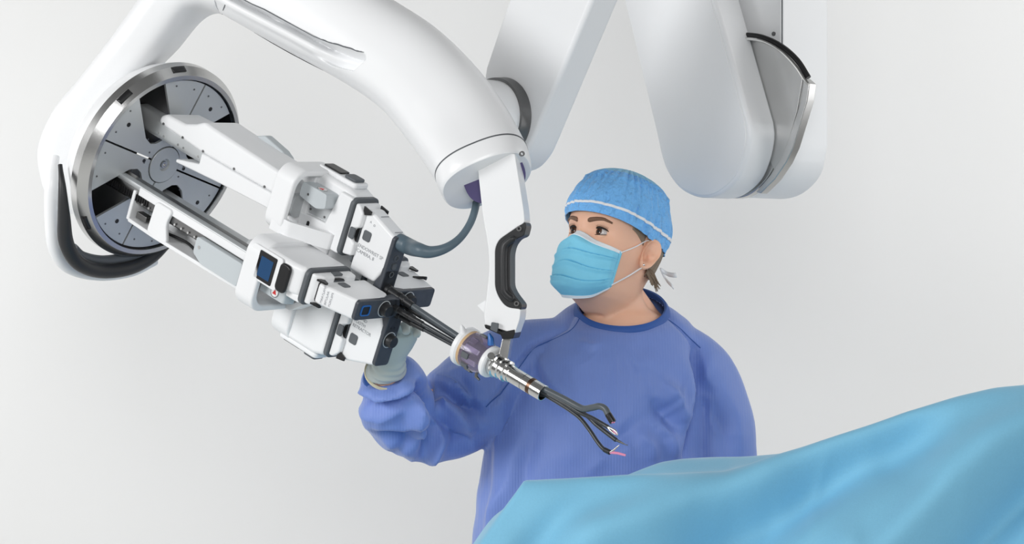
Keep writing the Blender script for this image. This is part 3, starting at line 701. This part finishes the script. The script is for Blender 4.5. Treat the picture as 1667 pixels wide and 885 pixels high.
for q in (-1, 1):
    g.tube([(.16+q*.09, .03, .86), (.16+q*.095, .03, .5), (.16+q*.095, .04, .1), (.16+q*.095, .04, .03)], [.085, .06, .042, .042], 18)
    g.tube([(.16+q*.095, .07, .04), (.16+q*.10, -.02, .04), (.16+q*.105, -.13, .035)], [.035, .04, .035], 16)
hd = (wr_l-el_l).normalized(); g.ball(wr_l+hd*.05, (.03, .03, .03))
co, no, fs = union(g, .004, 3)
obj('body', G().add(co, fs), SKIN, PER, smooth=70)
# eyes
for q in (-1, 1):
    th = math.atan2(q*.031, .085); sp = hp(th, .012); rE = .0132
    c = V3((q*.031, sp.y+rE-.0062, .0118)); gaze = V3((-.02 if q else 0, -1, .06)).normalized()
    e = obj('eye', G().ball(H(c), rE, 28, 18), EYEW, PER)
    gv = HM @ gaze; C = H(c)
    def cap(ang, off): return [(math.cos(a)*(rE+off)-0, math.sin(a)*(rE+off)) for a in np.linspace(ang, 0, 8)]
    obj('iris', G().lathe(cap(.54, .0003), C, gv, 28), IRIS, e); obj('pupil', G().lathe(cap(.22, .0006), C, gv, 20), PUPIL, e)
    def lid(e0, e1, flip, rr):
        rows = []
        for i in range(9):
            row = []
            for k in range(25):
                az = math.radians(-92+184*k/24); edge = math.radians(e0*max(0, math.cos(az*.98))**.6+ (3 if not flip else 0)); el = lerp(edge, math.radians(e1), i/8)
                r_ = rr+.0012*math.sin(min(1, i/3)*PI*.5)
                p = V3((math.sin(az)*math.cos(el), -math.cos(az)*math.cos(el), math.sin(el)))*r_
                row.append(H(c+p))
            rows.append(row)
        return G().grid(rows)
    obj('upper_eyelid', lid(27, 85, 0, .0136), SKIN, PER, solid=.0008); obj('lower_eyelid', lid(-23, -80, 1, .0135), SKIN, PER, solid=.0006)
    pts = []; rad = []
    for k in range(21):
        az = math.radians(-82+164*k/20); el = math.radians(27*max(0, math.cos(az*.98))**.6+2)
        pts.append(H(c+V3((math.sin(az)*math.cos(el), -math.cos(az)*math.cos(el), math.sin(el)))*.0154)); rad.append(.0008+.0013*math.sin(PI*k/20))
    lash = G().tube(pts, rad, 6)
    for k in range(3, 19):
        a = math.radians(-82+164*k/20); o_ = V3((math.sin(a)*.9, -math.cos(a)*.8, .75)).normalized()
        lash.tube([pts[k], pts[k]+HM @ (o_*.0035+V3((0, -.001, 0))), pts[k]+HM @ (o_*.005+V3((0, 0, .0018)))], [.00035, .00025, .00008], 4)
    lo_ = []
    for k in range(15):
        az = math.radians(-70+140*k/14); el = math.radians(-23*max(0, math.cos(az*.98))**.6-1)
        lo_.append(H(c+V3((math.sin(az)*math.cos(el), -math.cos(az)*math.cos(el), math.sin(el)))*.0150))
    lash.tube(lo_, [.0003]+[.0006]*13+[.0003], 6)
    obj('eyelashes', lash, LASH, PER)
    # brow
    rows = []; 
    bw = []
    for k in range(16):
        t = k/15; th = lerp(.13, .62, t)*q; z = .0290+.0055*math.sin(min(1, t*1.35)*PI*.55)-.004*max(0, t-.65)/.35; hgt = lerp(.0042, .0014, t**1.4)*(0.6 if k == 0 else 1)
        rows.append([H(hp(th, z+dz*hgt, .0014-.0012*abs(dz))) for dz in (-1, -.5, 0, .5, 1)])
    obj('eyebrow', G().grid(rows), BROW, PER, solid=.0008)
# ear
def ear(q):
    EO = V3((q*.0725, .003, -.006)); tilt = math.radians(14)
    ux = V3((q*.42, .90, 0)).normalized(); uz = V3((0, math.sin(tilt)*.6, 1)).normalized(); un = ux.cross(uz)
    if un.x*q < 0: un = -un
    rows = []
    nr, nt_ = 16, 40
    def RR(t): # outline, t from up going back
        x = math.sin(t); z = math.cos(t); top = .033; bot = .030
        return 1/math.sqrt((x/(.0195 if x > 0 else .0135))**2+(z/(top if z > 0 else bot))**2)*(1-.16*gauss((t-2.3), .45))
    for i in range(nr+1):
        rho = i/nr; row = []
        for k in range(nt_):
            t = 2*PI*k/nt_; r = RR(t)*rho; x, z = r*math.sin(t), r*math.cos(t)
            lobe = sm(-.008, -.022, z)
            hgt = .004+.0055*gauss(rho-.88, .085)*(1-lobe)*sm(-.9, -.2, math.sin(t)+.5)-.009*gauss(math.hypot(x+.002, z+.004)/.011, .75)*(1-lobe)+.004*gauss(math.hypot(x-.0055, z+.002)/.006, .6)*(1-lobe)+.003*lobe-.006*sm(.93, 1, rho)
            hgt += .003*gauss(x+.0105, .0035)*gauss(z+.006, .006)
            row.append(H(EO+ux*(x+.010)+uz*z+un*(hgt+.010*sm(-.01, .02, x)+.002)))
        rows.append(row)
    gg = G().loft(rows, False); back = [[p-(HM @ un)*(.004+.010*(1-i/nr)) for p in row] for i, row in enumerate(rows)]
    gg.loft(back, False); gg.loft([rows[-1], back[-1]], False)
    obj('ear', gg, SKIN, PER, smooth=80)
    st_ = H(EO+ux*(.010-.005)+uz*-.0215+un*.011); nn_ = HM @ un
    obj('earring', G().ball(st_, .0023, 14, 8), CHROME, PER)
    return EO, ux, uz, un
EARL = ear(1); ear(-1)
# hair at the nape and temples
def zedge(th): y = -math.cos(th)*.1; return .024-.22*y*(.95 if y < 0 else .55)
rows = []
for i in range(17):
    row = []
    for k in range(49):
        th = math.radians(112+136*k/48); zt = zedge(th)+.02; zb = -.034-.005*math.sin(k*1.7)-.004*math.cos(th*3); z = lerp(zt, zb, i/16)
        row.append(H(hp(th, max(z, -.125), .006+.003*noise.noise(V3((th*14, z*9, 0)))-.005*(i/16)**3, False)))
    rows.append(row)
hr = G().grid(rows)
for k in range(60):
    th = math.radians(108+4*random.random()*10); z = -.026-.010*random.random(); p = H(hp(th, z, .005, False))
    hr.tube([p, p+V3((.002+.004*random.random(), .003, -.010)), p+V3((.001+.012*random.random(), .003, -.018-.008*random.random()))], [.0003, .00025, .0001], 4)
obj('hair', hr, HAIR, PER, solid=.002)
for q in (-1, 1):
    rows = []
    for i in range(9):
        row = []
        for k in range(9):
            th = q*math.radians(62+26*k/8); zt = zedge(th)+.008; zb = zedge(th)-.004-.012*(k/8)**1.5; row.append(H(hp(th, lerp(zt, zb, i/8), .0012-.001*(i/8), False)))
        rows.append(row)
    obj('temple_hair', G().grid(rows), HAIR, PER, solid=.0012)
# cap
def capR(th, z):
    c, sn = math.cos(th), math.sin(th); t = max(0, min(1, z/.150)); k = (1-t**3.4)**(1/2.3) if t < 1 else 0
    f, s_, b = .1040, .0880, .1115
    if z < .05: f = lerp(.1005, .104, sm(.03, .05, z)); s_ = lerp(.083, .088, sm(.01, .05, z)); b = lerp(.107, .1115, sm(-.01, .04, z))
    d = f if c > 0 else b; n = 2.2
    return (abs(c/d)**n+abs(sn/s_)**n)**(-1/n)*max(k, .002)
def capP(th, v, off=0):
    z0 = zedge(th); z = lerp(z0, .1499, v); r = capR(th, z)+off
    wr = .0026*noise.noise(V3((math.sin(th)*26, math.cos(th)*26, z*34)))+.0050*noise.noise(V3((math.sin(th)*11+5, math.cos(th)*11, z*15)))
    gat = .0034*math.sin(th*34+2*math.sin(th*5))*gauss(v-.82, .09)+.0016*math.sin(th*27)*sm(.10, 0, v)*(.3 if math.cos(th) > .2 else 1)
    st_ = .003*gauss(v-.74, .02)
    return V3(((r+wr*sm(0, .1, v)*(1-sm(.9, 1, v))+gat+st_)*math.sin(th), -(r+wr*sm(0, .1, v)*(1-sm(.9, 1, v))+gat+st_)*math.cos(th), z))
vs_ = [0, .004]+[lerp(.01, .86, (i/52)) for i in range(53)]
N = 200
rows = [[H(capP(2*PI*k/N, v)) for k in range(N)] for v in vs_]
cap = obj('surgical_cap', G().loft(rows, False), CAPM, PER, smooth=80, solid=.0012)
rows = [[H(capP(2*PI*k/N, lerp(.86, 1, 1-(1-i/24)**1.8))) for k in range(N)] for i in range(25)]
obj('cap_crown', G().loft(rows, False), CAPT, cap, smooth=80, solid=.001)
rows = [[H(capP(2*PI*k/N, .150+.045*i/5+.06*(1-math.cos(2*PI*k/N))*.12, .0016)) for k in range(N)] for i in range(6)]
obj('cap_band', G().loft(rows, False), TIEW, cap, smooth=80, solid=.0015)
rows = [[H(capP(2*PI*k/N, -.004+.012*i/3, .0008)) for k in range(N)] for i in range(4)]
obj('cap_hem', G().loft(rows, False), CAPM, cap, smooth=80, solid=.002)
kn = H(hp(math.radians(150), -.012, .012, False))
for dx, dz, ln in ((.030, -.012, 1), (.024, -.034, 1.0)):
    rows = []
    for i in range(9):
        t = i/8; p = kn+V3((dx*t, .006*math.sin(t*5), dz*t-.004*math.sin(t*PI))); wv = V3((-.2, .25, 1)).normalized()*.0048*(1 if i else .4)
        rows.append([p-wv, p+wv*(.3), p+wv])
    obj('cap_tie', G().grid(rows), TIEW, cap, solid=.0012)
# mask
TH0 = math.radians(54)
def maskP(u, v, off=0):   # u -1..1 across, v 0 top .. 1 bottom
    th = u*TH0*lerp(1.0, .96, v)
    ztop = -.006+.013*gauss(u, .22)-.010*abs(u)**1.5; zbot = -.118+.036*abs(u)**2.2; z = lerp(ztop, zbot, v)
    zz = max(z, -.098)
    base = headR(th, zz, True); env = (abs(math.cos(th)/.1165)**2.0+abs(math.sin(th)/.083)**2.0)**(-1/2.0)
    k = sm(0, .16, v)*(1-.25*sm(.85, 1, v)); edge = sm(1, .80, abs(u))
    r = lerp(base+.0022, max(env, base+.003), k*edge)
    r -= .018*sm(.80, 1, v)*edge*sm(1, .5, abs(u)) + .004*sm(.93, 1, v)
    pl = 0
    for pc in (.30, .52, .72):
        d = v-pc-.03*math.sin(u*3+pc*9)-.04*abs(u)*(pc-.5)*3; pl += .0042*sm(-.001, .002, d)*sm(.085, .0, d)*sm(1.02, .75, abs(u)) - .003*sm(-.03, 0, d)*(1 if d < 0 else 0)*sm(1.02, .75, abs(u))
    r += pl*sm(-.95, -.2, u) + off + .0015*noise.noise(V3((u*5, v*6, 3)))*edge
    return V3((r*math.sin(th), -r*math.cos(th), z))
NU = 110
rows = [[H(maskP(-1+2*k/NU, i/120)) for k in range(NU+1)] for i in range(121)]
mk = obj('face_mask', G().grid(rows), MASKM, PER, smooth=80, solid=.001)
rows = [[H(maskP(-1+2*k/NU, .0+.085*i/6, .0011)) for k in range(NU+1)] for i in range(7)]
obj('mask_top_band', G().grid(rows), MASKW, mk, smooth=80, solid=.001)
rows = [[H(maskP(-1+2*k/NU, .965+.037*i/4, .0011)) for k in range(NU+1)] for i in range(5)]
obj('mask_bottom_band', G().grid(rows), MASKW, mk, smooth=80, solid=.001)
for q in (-1, 1):
    rows = [[H(maskP(q*(.945+.06*k/4), .02+.96*i/50, .0013)) for k in range(5)] for i in range(51)]
    obj('mask_side_band', G().grid(rows), MASKM, mk, smooth=80, solid=.001)
    EO, ux, uz, un = (V3((q*.0725, .003, -.006)), V3((q*.42, .90, 0)).normalized(), V3((0, .145, 1)).normalized(), None)
    a = maskP(q*.97, .05, .001); b = EO+uz*.026+V3((q*.004, -.004, 0)); pm = (a+b)/2; pm = pm*1.0+V3((q*.004, 0, 0))
    a2 = maskP(q*.97, .93, .001); b2 = EO+uz*-.026+V3((q*.006, .004, 0)); pm2 = (a2+b2)/2+V3((q*.004, 0, .001))
    obj('ear_loop', G().tube([H(V3(p)) for p in catmull([tuple(a), tuple(pm), tuple(b), tuple(b+V3((q*.004, .012, .002)))], 6)], .0011, 8), TIEW, mk)
    obj('ear_loop', G().tube([H(V3(p)) for p in catmull([tuple(a2), tuple(pm2), tuple(b2), tuple(b2+V3((q*.004, .012, .002)))], 6)], .0013, 8), TIEW, mk)

# gown: trunk and two sleeves grown into one surface, then folded
g = G()
tr_ = [((1012, 503), .084, .080, .020), ((1011, 511), .108, .088, .022), ((1008, 524), .132, .097, .024), ((1003, 545), .155, .110, .025), ((996, 580), .178, .126, .022), ((984, 640), .200, .142, .015), ((970, 720), .206, .150, .01), ((962, 800), .212, .155, .01), ((960, 890), .222, .165, .01)]
rings = [[q+V3((0, 0, .46*(q.y-PX(p[0], p[1], y).y)*(1, .75, .45, .2, 0, 0, 0, 0, 0)[i_])) for q in ell(PX(p[0], p[1], y), a, b, 48)] for i_, (p, a, b, y) in enumerate(tr_)]+[ell(V3((.15, .02, z)), a, b, 48) for z, a, b in ((.7, .24, .18), (.45, .26, .2), (.28, .265, .205))]
g.loft(rings[::-1])
def cat_tube(pts, k=5, n=28):
    q = catmull([(*tuple(PX(x, y, Y)), r) for x, y, Y, r in pts], k); g.tube([p[:3] for p in q], [p[3] for p in q], n)
cat_tube([(960, 572, .03, .065), (885, 586, .03, .080), (826, 610, .015, .090), (765, 652, -.01, .090), (708, 684, -.04, .080), (664, 690, -.075, .066)])
cat_tube([(700, 684, -.045, .072), (665, 684, -.085, .066), (652, 660, -.13, .064), (643, 634, -.18, .060), (636, 616, -.21, .055), (632, 606, -.222, .046)])
cat_tube([(1040, 562, .03, .05), (1095, 580, .03, .066), (1136, 618, .03, .075), (1156, 670, .03, .076), (1166, 735, .02, .076), (1172, 800, .01, .072), (1150, 850, -.05, .062), (1115, 875, -.14, .05)])
co, no, fs = union(g, .0044, 10, .5)
def seg_d(px, pz, a, b):
    ax, az = a; bx, bz = b; dx, dz = bx-ax, bz-az; L2 = dx*dx+dz*dz
    t = np.clip(((px-ax)*dx+(pz-az)*dz)/L2, 0, 1); cx, cz = ax+t*dx, az+t*dz
    return np.hypot(px-cx, pz-cz), t, ((px-ax)*dz-(pz-az)*dx)/math.sqrt(L2)
def xz(px, py, Y): p = PX(px, py, Y); return p.x, p.z
disp = np.zeros(len(co)); front = np.clip(-no[:, 1]*2+.2, 0, 1)
def fold(pts, amp, wd, Y, taper=True):   # ridge (amp>0) or crease (amp<0) along a polyline on the front of the cloth
    best = np.full(len(co), 1e9); tt = np.zeros(len(co)); n = len(pts)-1
    P = [xz(x, y, Y) for x, y in pts]
    for i in range(n):
        d, t, _ = seg_d(co[:, 0], co[:, 2], P[i], P[i+1]); m = d < best; best[m] = d[m]; tt[m] = (i+t[m])/n
    k = np.sin(np.clip(tt*.9+.05, 0, 1)*PI)**.6 if taper else 1
    global disp
    disp += 2.4*amp*np.exp(-(best/wd)**1.5)*k*front
# sleeve folds at the raised arm
for pts, amp, wd in [
    ([(686, 617), (704, 650), (706, 690), (693, 726)], -.020, .012), ([(672, 625), (682, 655), (684, 690), (676, 715)], .012, .012),
    ([(722, 640), (712, 680), (698, 726)], .010, .012), ([(707, 620), (740, 650), (780, 672)], -.014, .012), ([(690, 610), (735, 632), (785, 655)], .010, .014),
    ([(725, 655), (755, 690), (778, 700)], .009, .014), ([(715, 675), (745, 715), (772, 722)], -.010, .012), ([(735, 700), (710, 735), (700, 750)], .008, .012),
    ([(622, 675), (660, 680), (688, 652)], .010, .014), ([(625, 690), (660, 700), (683, 680)], -.010, .010), ([(600, 655), (640, 715), (690, 745)], .006, .018),
    ([(592, 642), (625, 651), (655, 648), (690, 622)], -.012, .007), ([(590, 628), (625, 640), (658, 636), (682, 612)], .009, .008), ([(595, 655), (630, 664), (665, 655)], .007, .010),
    ([(640, 735), (660, 712), (690, 700)], -.007, .010), ([(750, 620), (768, 650), (782, 690)], -.008, .010), ([(730, 608), (760, 605), (790, 640)], .006, .015)]:
    fold(pts, amp, wd, -.1)
# trunk: seams, pulls and drapes
for pts, amp, wd in [
    ([(942, 508), (925, 535), (895, 550), (865, 565), (840, 600), (812, 640), (785, 668)], -.0035, .0045),
    ([(1092, 512), (1120, 540), (1140, 565), (1143, 600)], -.0035, .0045),
    ([(1142, 575), (1146, 640), (1132, 690), (1122, 745)], -.020, .014), ([(1128, 600), (1130, 650), (1118, 700), (1112, 740)], .010, .014), ([(1160, 590), (1150, 640), (1140, 690)], .007, .012),
    ([(1080, 625), (1100, 650), (1112, 690)], .010, .014), ([(1075, 690), (1090, 710), (1100, 745)], .010, .012), ([(1062, 650), (1085, 680), (1092, 720)], -.006, .014), ([(1040, 700), (1060, 725), (1065, 750)], .006, .014),
    ([(880, 588), (900, 625), (930, 655), (965, 670)], .007, .012), ([(868, 600), (885, 640), (920, 672)], -.005, .016),
    ([(850, 700), (838, 760), (832, 800)], .006, .02), ([(868, 700), (852, 760), (850, 800)], -.006, .018), ([(800, 700), (795, 790), (788, 880)], -.006, .022), ([(815, 640), (812, 720), (805, 860)], .006, .02), ([(830, 790), (805, 840), (795, 885)], .008, .02),
    ([(980, 745), (1000, 720), (1040, 690)], -.005, .02), ([(955, 770), (990, 735), (1030, 725)], .004, .018), ([(920, 560), (940, 640), (930, 760)], .004, .035), ([(1000, 560), (1010, 640), (1000, 740)], -.003, .04),
    ([(1010, 560), (1035, 590), (1060, 600)], .003, .015), ([(945, 560), (965, 566), (975, 562)], .003, .008), ([(1175, 620), (1205, 680), (1215, 740)], .004, .02), ([(1150, 650), (1180, 700), (1190, 745)], -.004, .02)]:
    fold(pts, amp, wd, -.12)
kx, kz = xz(697, 608, -.1); sx, sz = xz(1128, 600, -.1)
def radial(cx, cz, n, amp, r0, r1, lo, hi, seed):   # folds fanning out from a pinched spot
    global disp
    dx, dz = co[:, 0]-cx, co[:, 2]-cz; r = np.hypot(dx, dz); ang = np.arctan2(dz, dx)
    wob = np.array([noise.noise(V3((float(a)*2, float(b)*14, seed))) for a, b in zip(ang, r)])
    s_ = np.sin(ang*n+wob*3.2); s_ = 1-np.abs(s_)**.8*1.6
    win = np.clip((r-.01)/r0, 0, 1)*np.clip((r1-r)/(r1*.5), 0, 1)*np.clip((ang-lo)*3, 0, 1)*np.clip((hi-ang)*3, 0, 1)
    disp += amp*s_*win*front
radial(kx, kz, 6.5, .0085, .04, .20, -3.0, -.1, 1.)
radial(sx, sz, 6.0, .0030, .04, .20, -2.6, -.6, 4.)
radial(*xz(1000, 545, -.1), 7.0, .0012, .05, .30, -2.6, -.5, 7.)
for i in range(len(co)):
    p = V3(co[i]); disp[i] += .004*noise.noise(p*9)+.0022*noise.noise(p*22+V3((3, 1, 5)))*(1.6 if p.x < -.06 else .7)
co2 = co+no*disp[:, None]
nc = PX(1012, 503, .020); cut = (((co2[:, 0]-nc.x)/.083)**2+((co2[:, 1]-nc.y)/.079)**2 < 1) & (co2[:, 2] > 1.25)
fs = [f for f in fs if not all(cut[i] for i in f)]
gown = obj('surgical_gown', G().add(co2, fs), GOWN, PER, smooth=75)
cx_ = 833.5+FPX*co2[:, 0]/(co2[:, 1]+4); cy_ = 442.5-FPX*(co2[:, 2]-1.45)/(co2[:, 1]+4)
def on_gown(x, y):
    d = np.hypot(cx_-x, cy_-y); c = np.where(d < 5)[0]; i = c[np.argmin(co2[c, 1])] if len(c) else int(np.argmin(d)); return co2[i]
for pts in ([(943, 511), (935, 525), (922, 537), (895, 550), (865, 565), (840, 600), (812, 640), (787, 664)], [(1090, 516), (1105, 528), (1122, 543), (1140, 562)]):
    P = [on_gown(x, y) for x, y in arc_pts(pts, 3)]; P = [P[0]]+[(P[i-1]+P[i]+P[i+1])/3 for i in range(1, len(P)-1)]+[P[-1]]
    obj('shoulder_seam', G().tube([V3(p)+V3((0, -.0004, 0)) for p in P], .0009, 8), TRIM, gown)
# dark neck binding
th_ = np.linspace(0, 2*PI, 60, endpoint=False); pts = []
for t in th_:
    pts.append(PX(1011.5, 508+10*math.sin(-t)*-1*0, .020)+V3((.0835*math.cos(t), .078*math.sin(t), -.016+.018*math.sin(t))))
rows = [[p+V3((.0, 0, .0))+(p-V3((PX(1011.5, 508, .02)))).normalized()*k for p in pts] for k in (.0, .001)]
nb = G(); ring_in = []; 
bind = []
for k, (dr, dz) in enumerate(((-.004, .007), (.000, .0085), (.004, .004), (.007, -.004), (.004, -.008), (-.003, -.004))):
    bind.append([PX(1012, 503, .020)+V3(((.0845+dr)*math.cos(t), (.0805+dr)*math.sin(t), -.001+.46*.0805*math.sin(t)+dz)) for t in th_])
bind.append(bind[0])
obj('neck_binding', G().loft(bind, False), TRIM, gown, smooth=60)
# knitted cuff and glove
ax_ = (wr_r-PX(650, 665, -.12)).normalized()
cb = PX(627, 615, -.215)
obj('cuff', G().tube([cb-ax_*.03, cb, cb+ax_*.012], [.038, .041, .037], 28), TRIM, gown)
def V(px, py, d): return ray(px, py, d)
W0 = PX(627, 608, -.222)
up = (V(640, 560, 3.715)-W0).normalized()
gl = G()
hb = V(634, 562, 3.735)            # middle of the palm, behind the lowest cartridge
gl.loft([[W0+ (V3((1, 0, 0))*math.cos(t)*a+V3((0, .85, .5)).normalized()*math.sin(t)*b)+up*h for t in np.linspace(0, 2*PI, 28, endpoint=False)] for h, a, b in ((0, .036, .036), (.012, .0355, .035), (.03, .031, .028), (.05, .029, .022), (.075, .036, .019), (.10, .040, .017), (.118, .038, .014))][::-1])
pal = W0+up*.112
fx = V3((1, 0, 0)); fx = (fx-up*fx.dot(up)).normalized(); back = up.cross(fx).normalized()
if back.y < 0: back = -back
for i, (o_, L1) in enumerate(((-.028, .078), (-.010, .088), (.009, .083), (.027, .066))):
    b0 = pal+fx*o_-up*.012; b1 = b0+up*L1*.42+fx*o_*.12+back*.002; b2 = b1+up*L1*.28-back*L1*.2; b3 = b2+up*L1*.10-back*L1*.26
    gl.tube([b0, b1, lerp(b1, b2, .6), b2, b3, b3-back*.003], [.0098, .0092, .0088, .0085, .0075, .004], 14)
t0 = W0+up*.055+fx*-.022; t1 = t0+fx*-.026+up*.022-back*.008; t2 = t1+fx*-.010+up*.024-back*.012
gl.tube([t0, t1, t2, t2+up*.008-back*.004], [.015, .0115, .0098, .005], 14)
co, no, fs = union(gl, .003, 4)
for i in range(len(co)):
    p = V3(co[i]); h = (p-W0).dot(up); co[i] += no[i]*(.0012*math.sin(h*420+3*noise.noise(p*30))*sm(.07, .02, h))
obj('glove', G().add(co, fs), GLOVE, PER, smooth=80)
obj('glove_rim', G().ring(W0+up*.002, up, [(-.003, .0345), (-.003, .0375), (.002, .0378), (.002, .0345)], 40), CREAM, PER)

# ------------------------------------------------------------------ drape
DR = []
def z_at(px_, py_, d): return ray(px_, py_, d).z
rid = [(770, 783), (848, 781), (900, 777), (1000, 774), (1100, 771), (1185, 766), (1240, 748), (1320, 722), (1400, 696), (1480, 668), (1560, 645), (1620, 632), (1667, 626), (1760, 610), (1900, 600)]
bk = [(770, 800), (900, 800), (1000, 785), (1045, 768), (1090, 752), (1130, 746), (1250, 741), (1330, 735), (1400, 722), (1900, 690)]
dR, dB = 3.45, 3.63
NX, NV = 230, 110
lines = [((1235, 770), (960, 870), 55, .030), ((1480, 700), (1160, 880), 58, -.034), ((1655, 690), (1390, 905), 60, .036), ((1700, 780), (1560, 930), 34, -.020), ((1420, 770), (1300, 880), 26, .010), ((1490, 790), (1400, 890), 24, -.012), ((1000, 800), (860, 880), 40, -.014), ((905, 800), (830, 890), 30, .010),
         ((1345, 735), (1322, 870), 5, .0035), ((1400, 700), (1420, 716), 7, .006), ((1560, 690), (1545, 730), 9, .004), ((1180, 790), (1195, 850), 6, -.003), ((1555, 830), (1580, 870), 6, .003), ((1110, 800), (1118, 840), 6, .003), ((1010, 815), (1060, 838), 5, .002), ((1250, 800), (1262, 860), 8, -.003)]
rows = []
for j in range(NV+1):
    row = []
    v = j/NV
    for i in range(NX+1):
        px_ = lerp(848, 1900, i/NX)
        yr = interp(px_, *zip(*rid)); yb = interp(px_, *zip(*bk))
        R0 = ray(px_, yr, dR); B0 = ray(px_, yb, dB)
        zr, zb = R0.z, B0.z
        prof = [(-.215, .35), (-.22, .75), (-.235, zb-.06), (-.26, zb-.012), (-.37, zb), (-.45, min(zr, zb)-.012), (-.52, zr-.004), (-.55, zr), (-.568, zr-.012), (-.578, zr-.06), (-.625, zr-.17), (-.71, zr-.30), (-.80, zr-.50), (-.86, .35)]
        ts = [0, .10, .18, .22, .30, .38, .43, .47, .50, .54, .64, .76, .90, 1]
        Y = interp(v, ts, [p[0] for p in prof]); z = interp(v, ts, [p[1] for p in prof])
        X = R0.x
        if v > .47:
            X -= .70*(zr-z)*lerp(1, .55, sm(0, .6, i/NX))
        P = V3((X, Y, z))
        if v > .47:
            qx, qy = proj(P)
            dsp = 0
            for (x0, y0), (x1, y1), wd, amp in lines:
                dx, dy = x1-x0, y1-y0; L2 = dx*dx+dy*dy; t = ((qx-x0)*dx+(qy-y0)*dy)/L2; tc = max(0, min(1, t)); d_ = math.hypot(qx-x0-tc*dx, qy-y0-tc*dy)
                dsp += amp*math.exp(-(d_/wd)**2)
            dsp *= sm(.47, .58, v)*sm(0, .03, i/NX)
            P += V3((0, -.9, .42))*dsp*2.4
        P += V3((0, -.6, .7))*(.0045*noise.noise(P*7)+.0018*noise.noise(P*19))*sm(0, .02, i/NX)
        row.append(P)
    # end panel wrapping round the left end
    e = row[0]; pre = []
    for k in range(10, 0, -1):
        q = k/10; pre.append(V3((e.x-.01*math.sin(q*PI)+.03*q, lerp(e.y, -.215, q), lerp(e.z, min(e.z, 1.04), q**.6))))
    rows.append(pre+row)
# smooth the sheet's profile
A_ = np.array([[tuple(p) for p in r] for r in rows])
for _ in range(4):
    B_ = A_.copy(); B_[1:-1] = .25*A_[:-2]+.5*A_[1:-1]+.25*A_[2:]; A_ = B_.copy(); A_[:, 1:-1] = .2*B_[:, :-2]+.6*B_[:, 1:-1]+.2*B_[:, 2:]
g = G().grid([[V3(p) for p in r] for r in A_])
dr = obj('surgical_drape', g, DRAPE, smooth=80, solid=.0015, loc=(.5, -.5, .35))
dr['label'] = 'light blue surgical drape sheet falling in soft folds in front of the gowned person'; dr['category'] = 'drape'
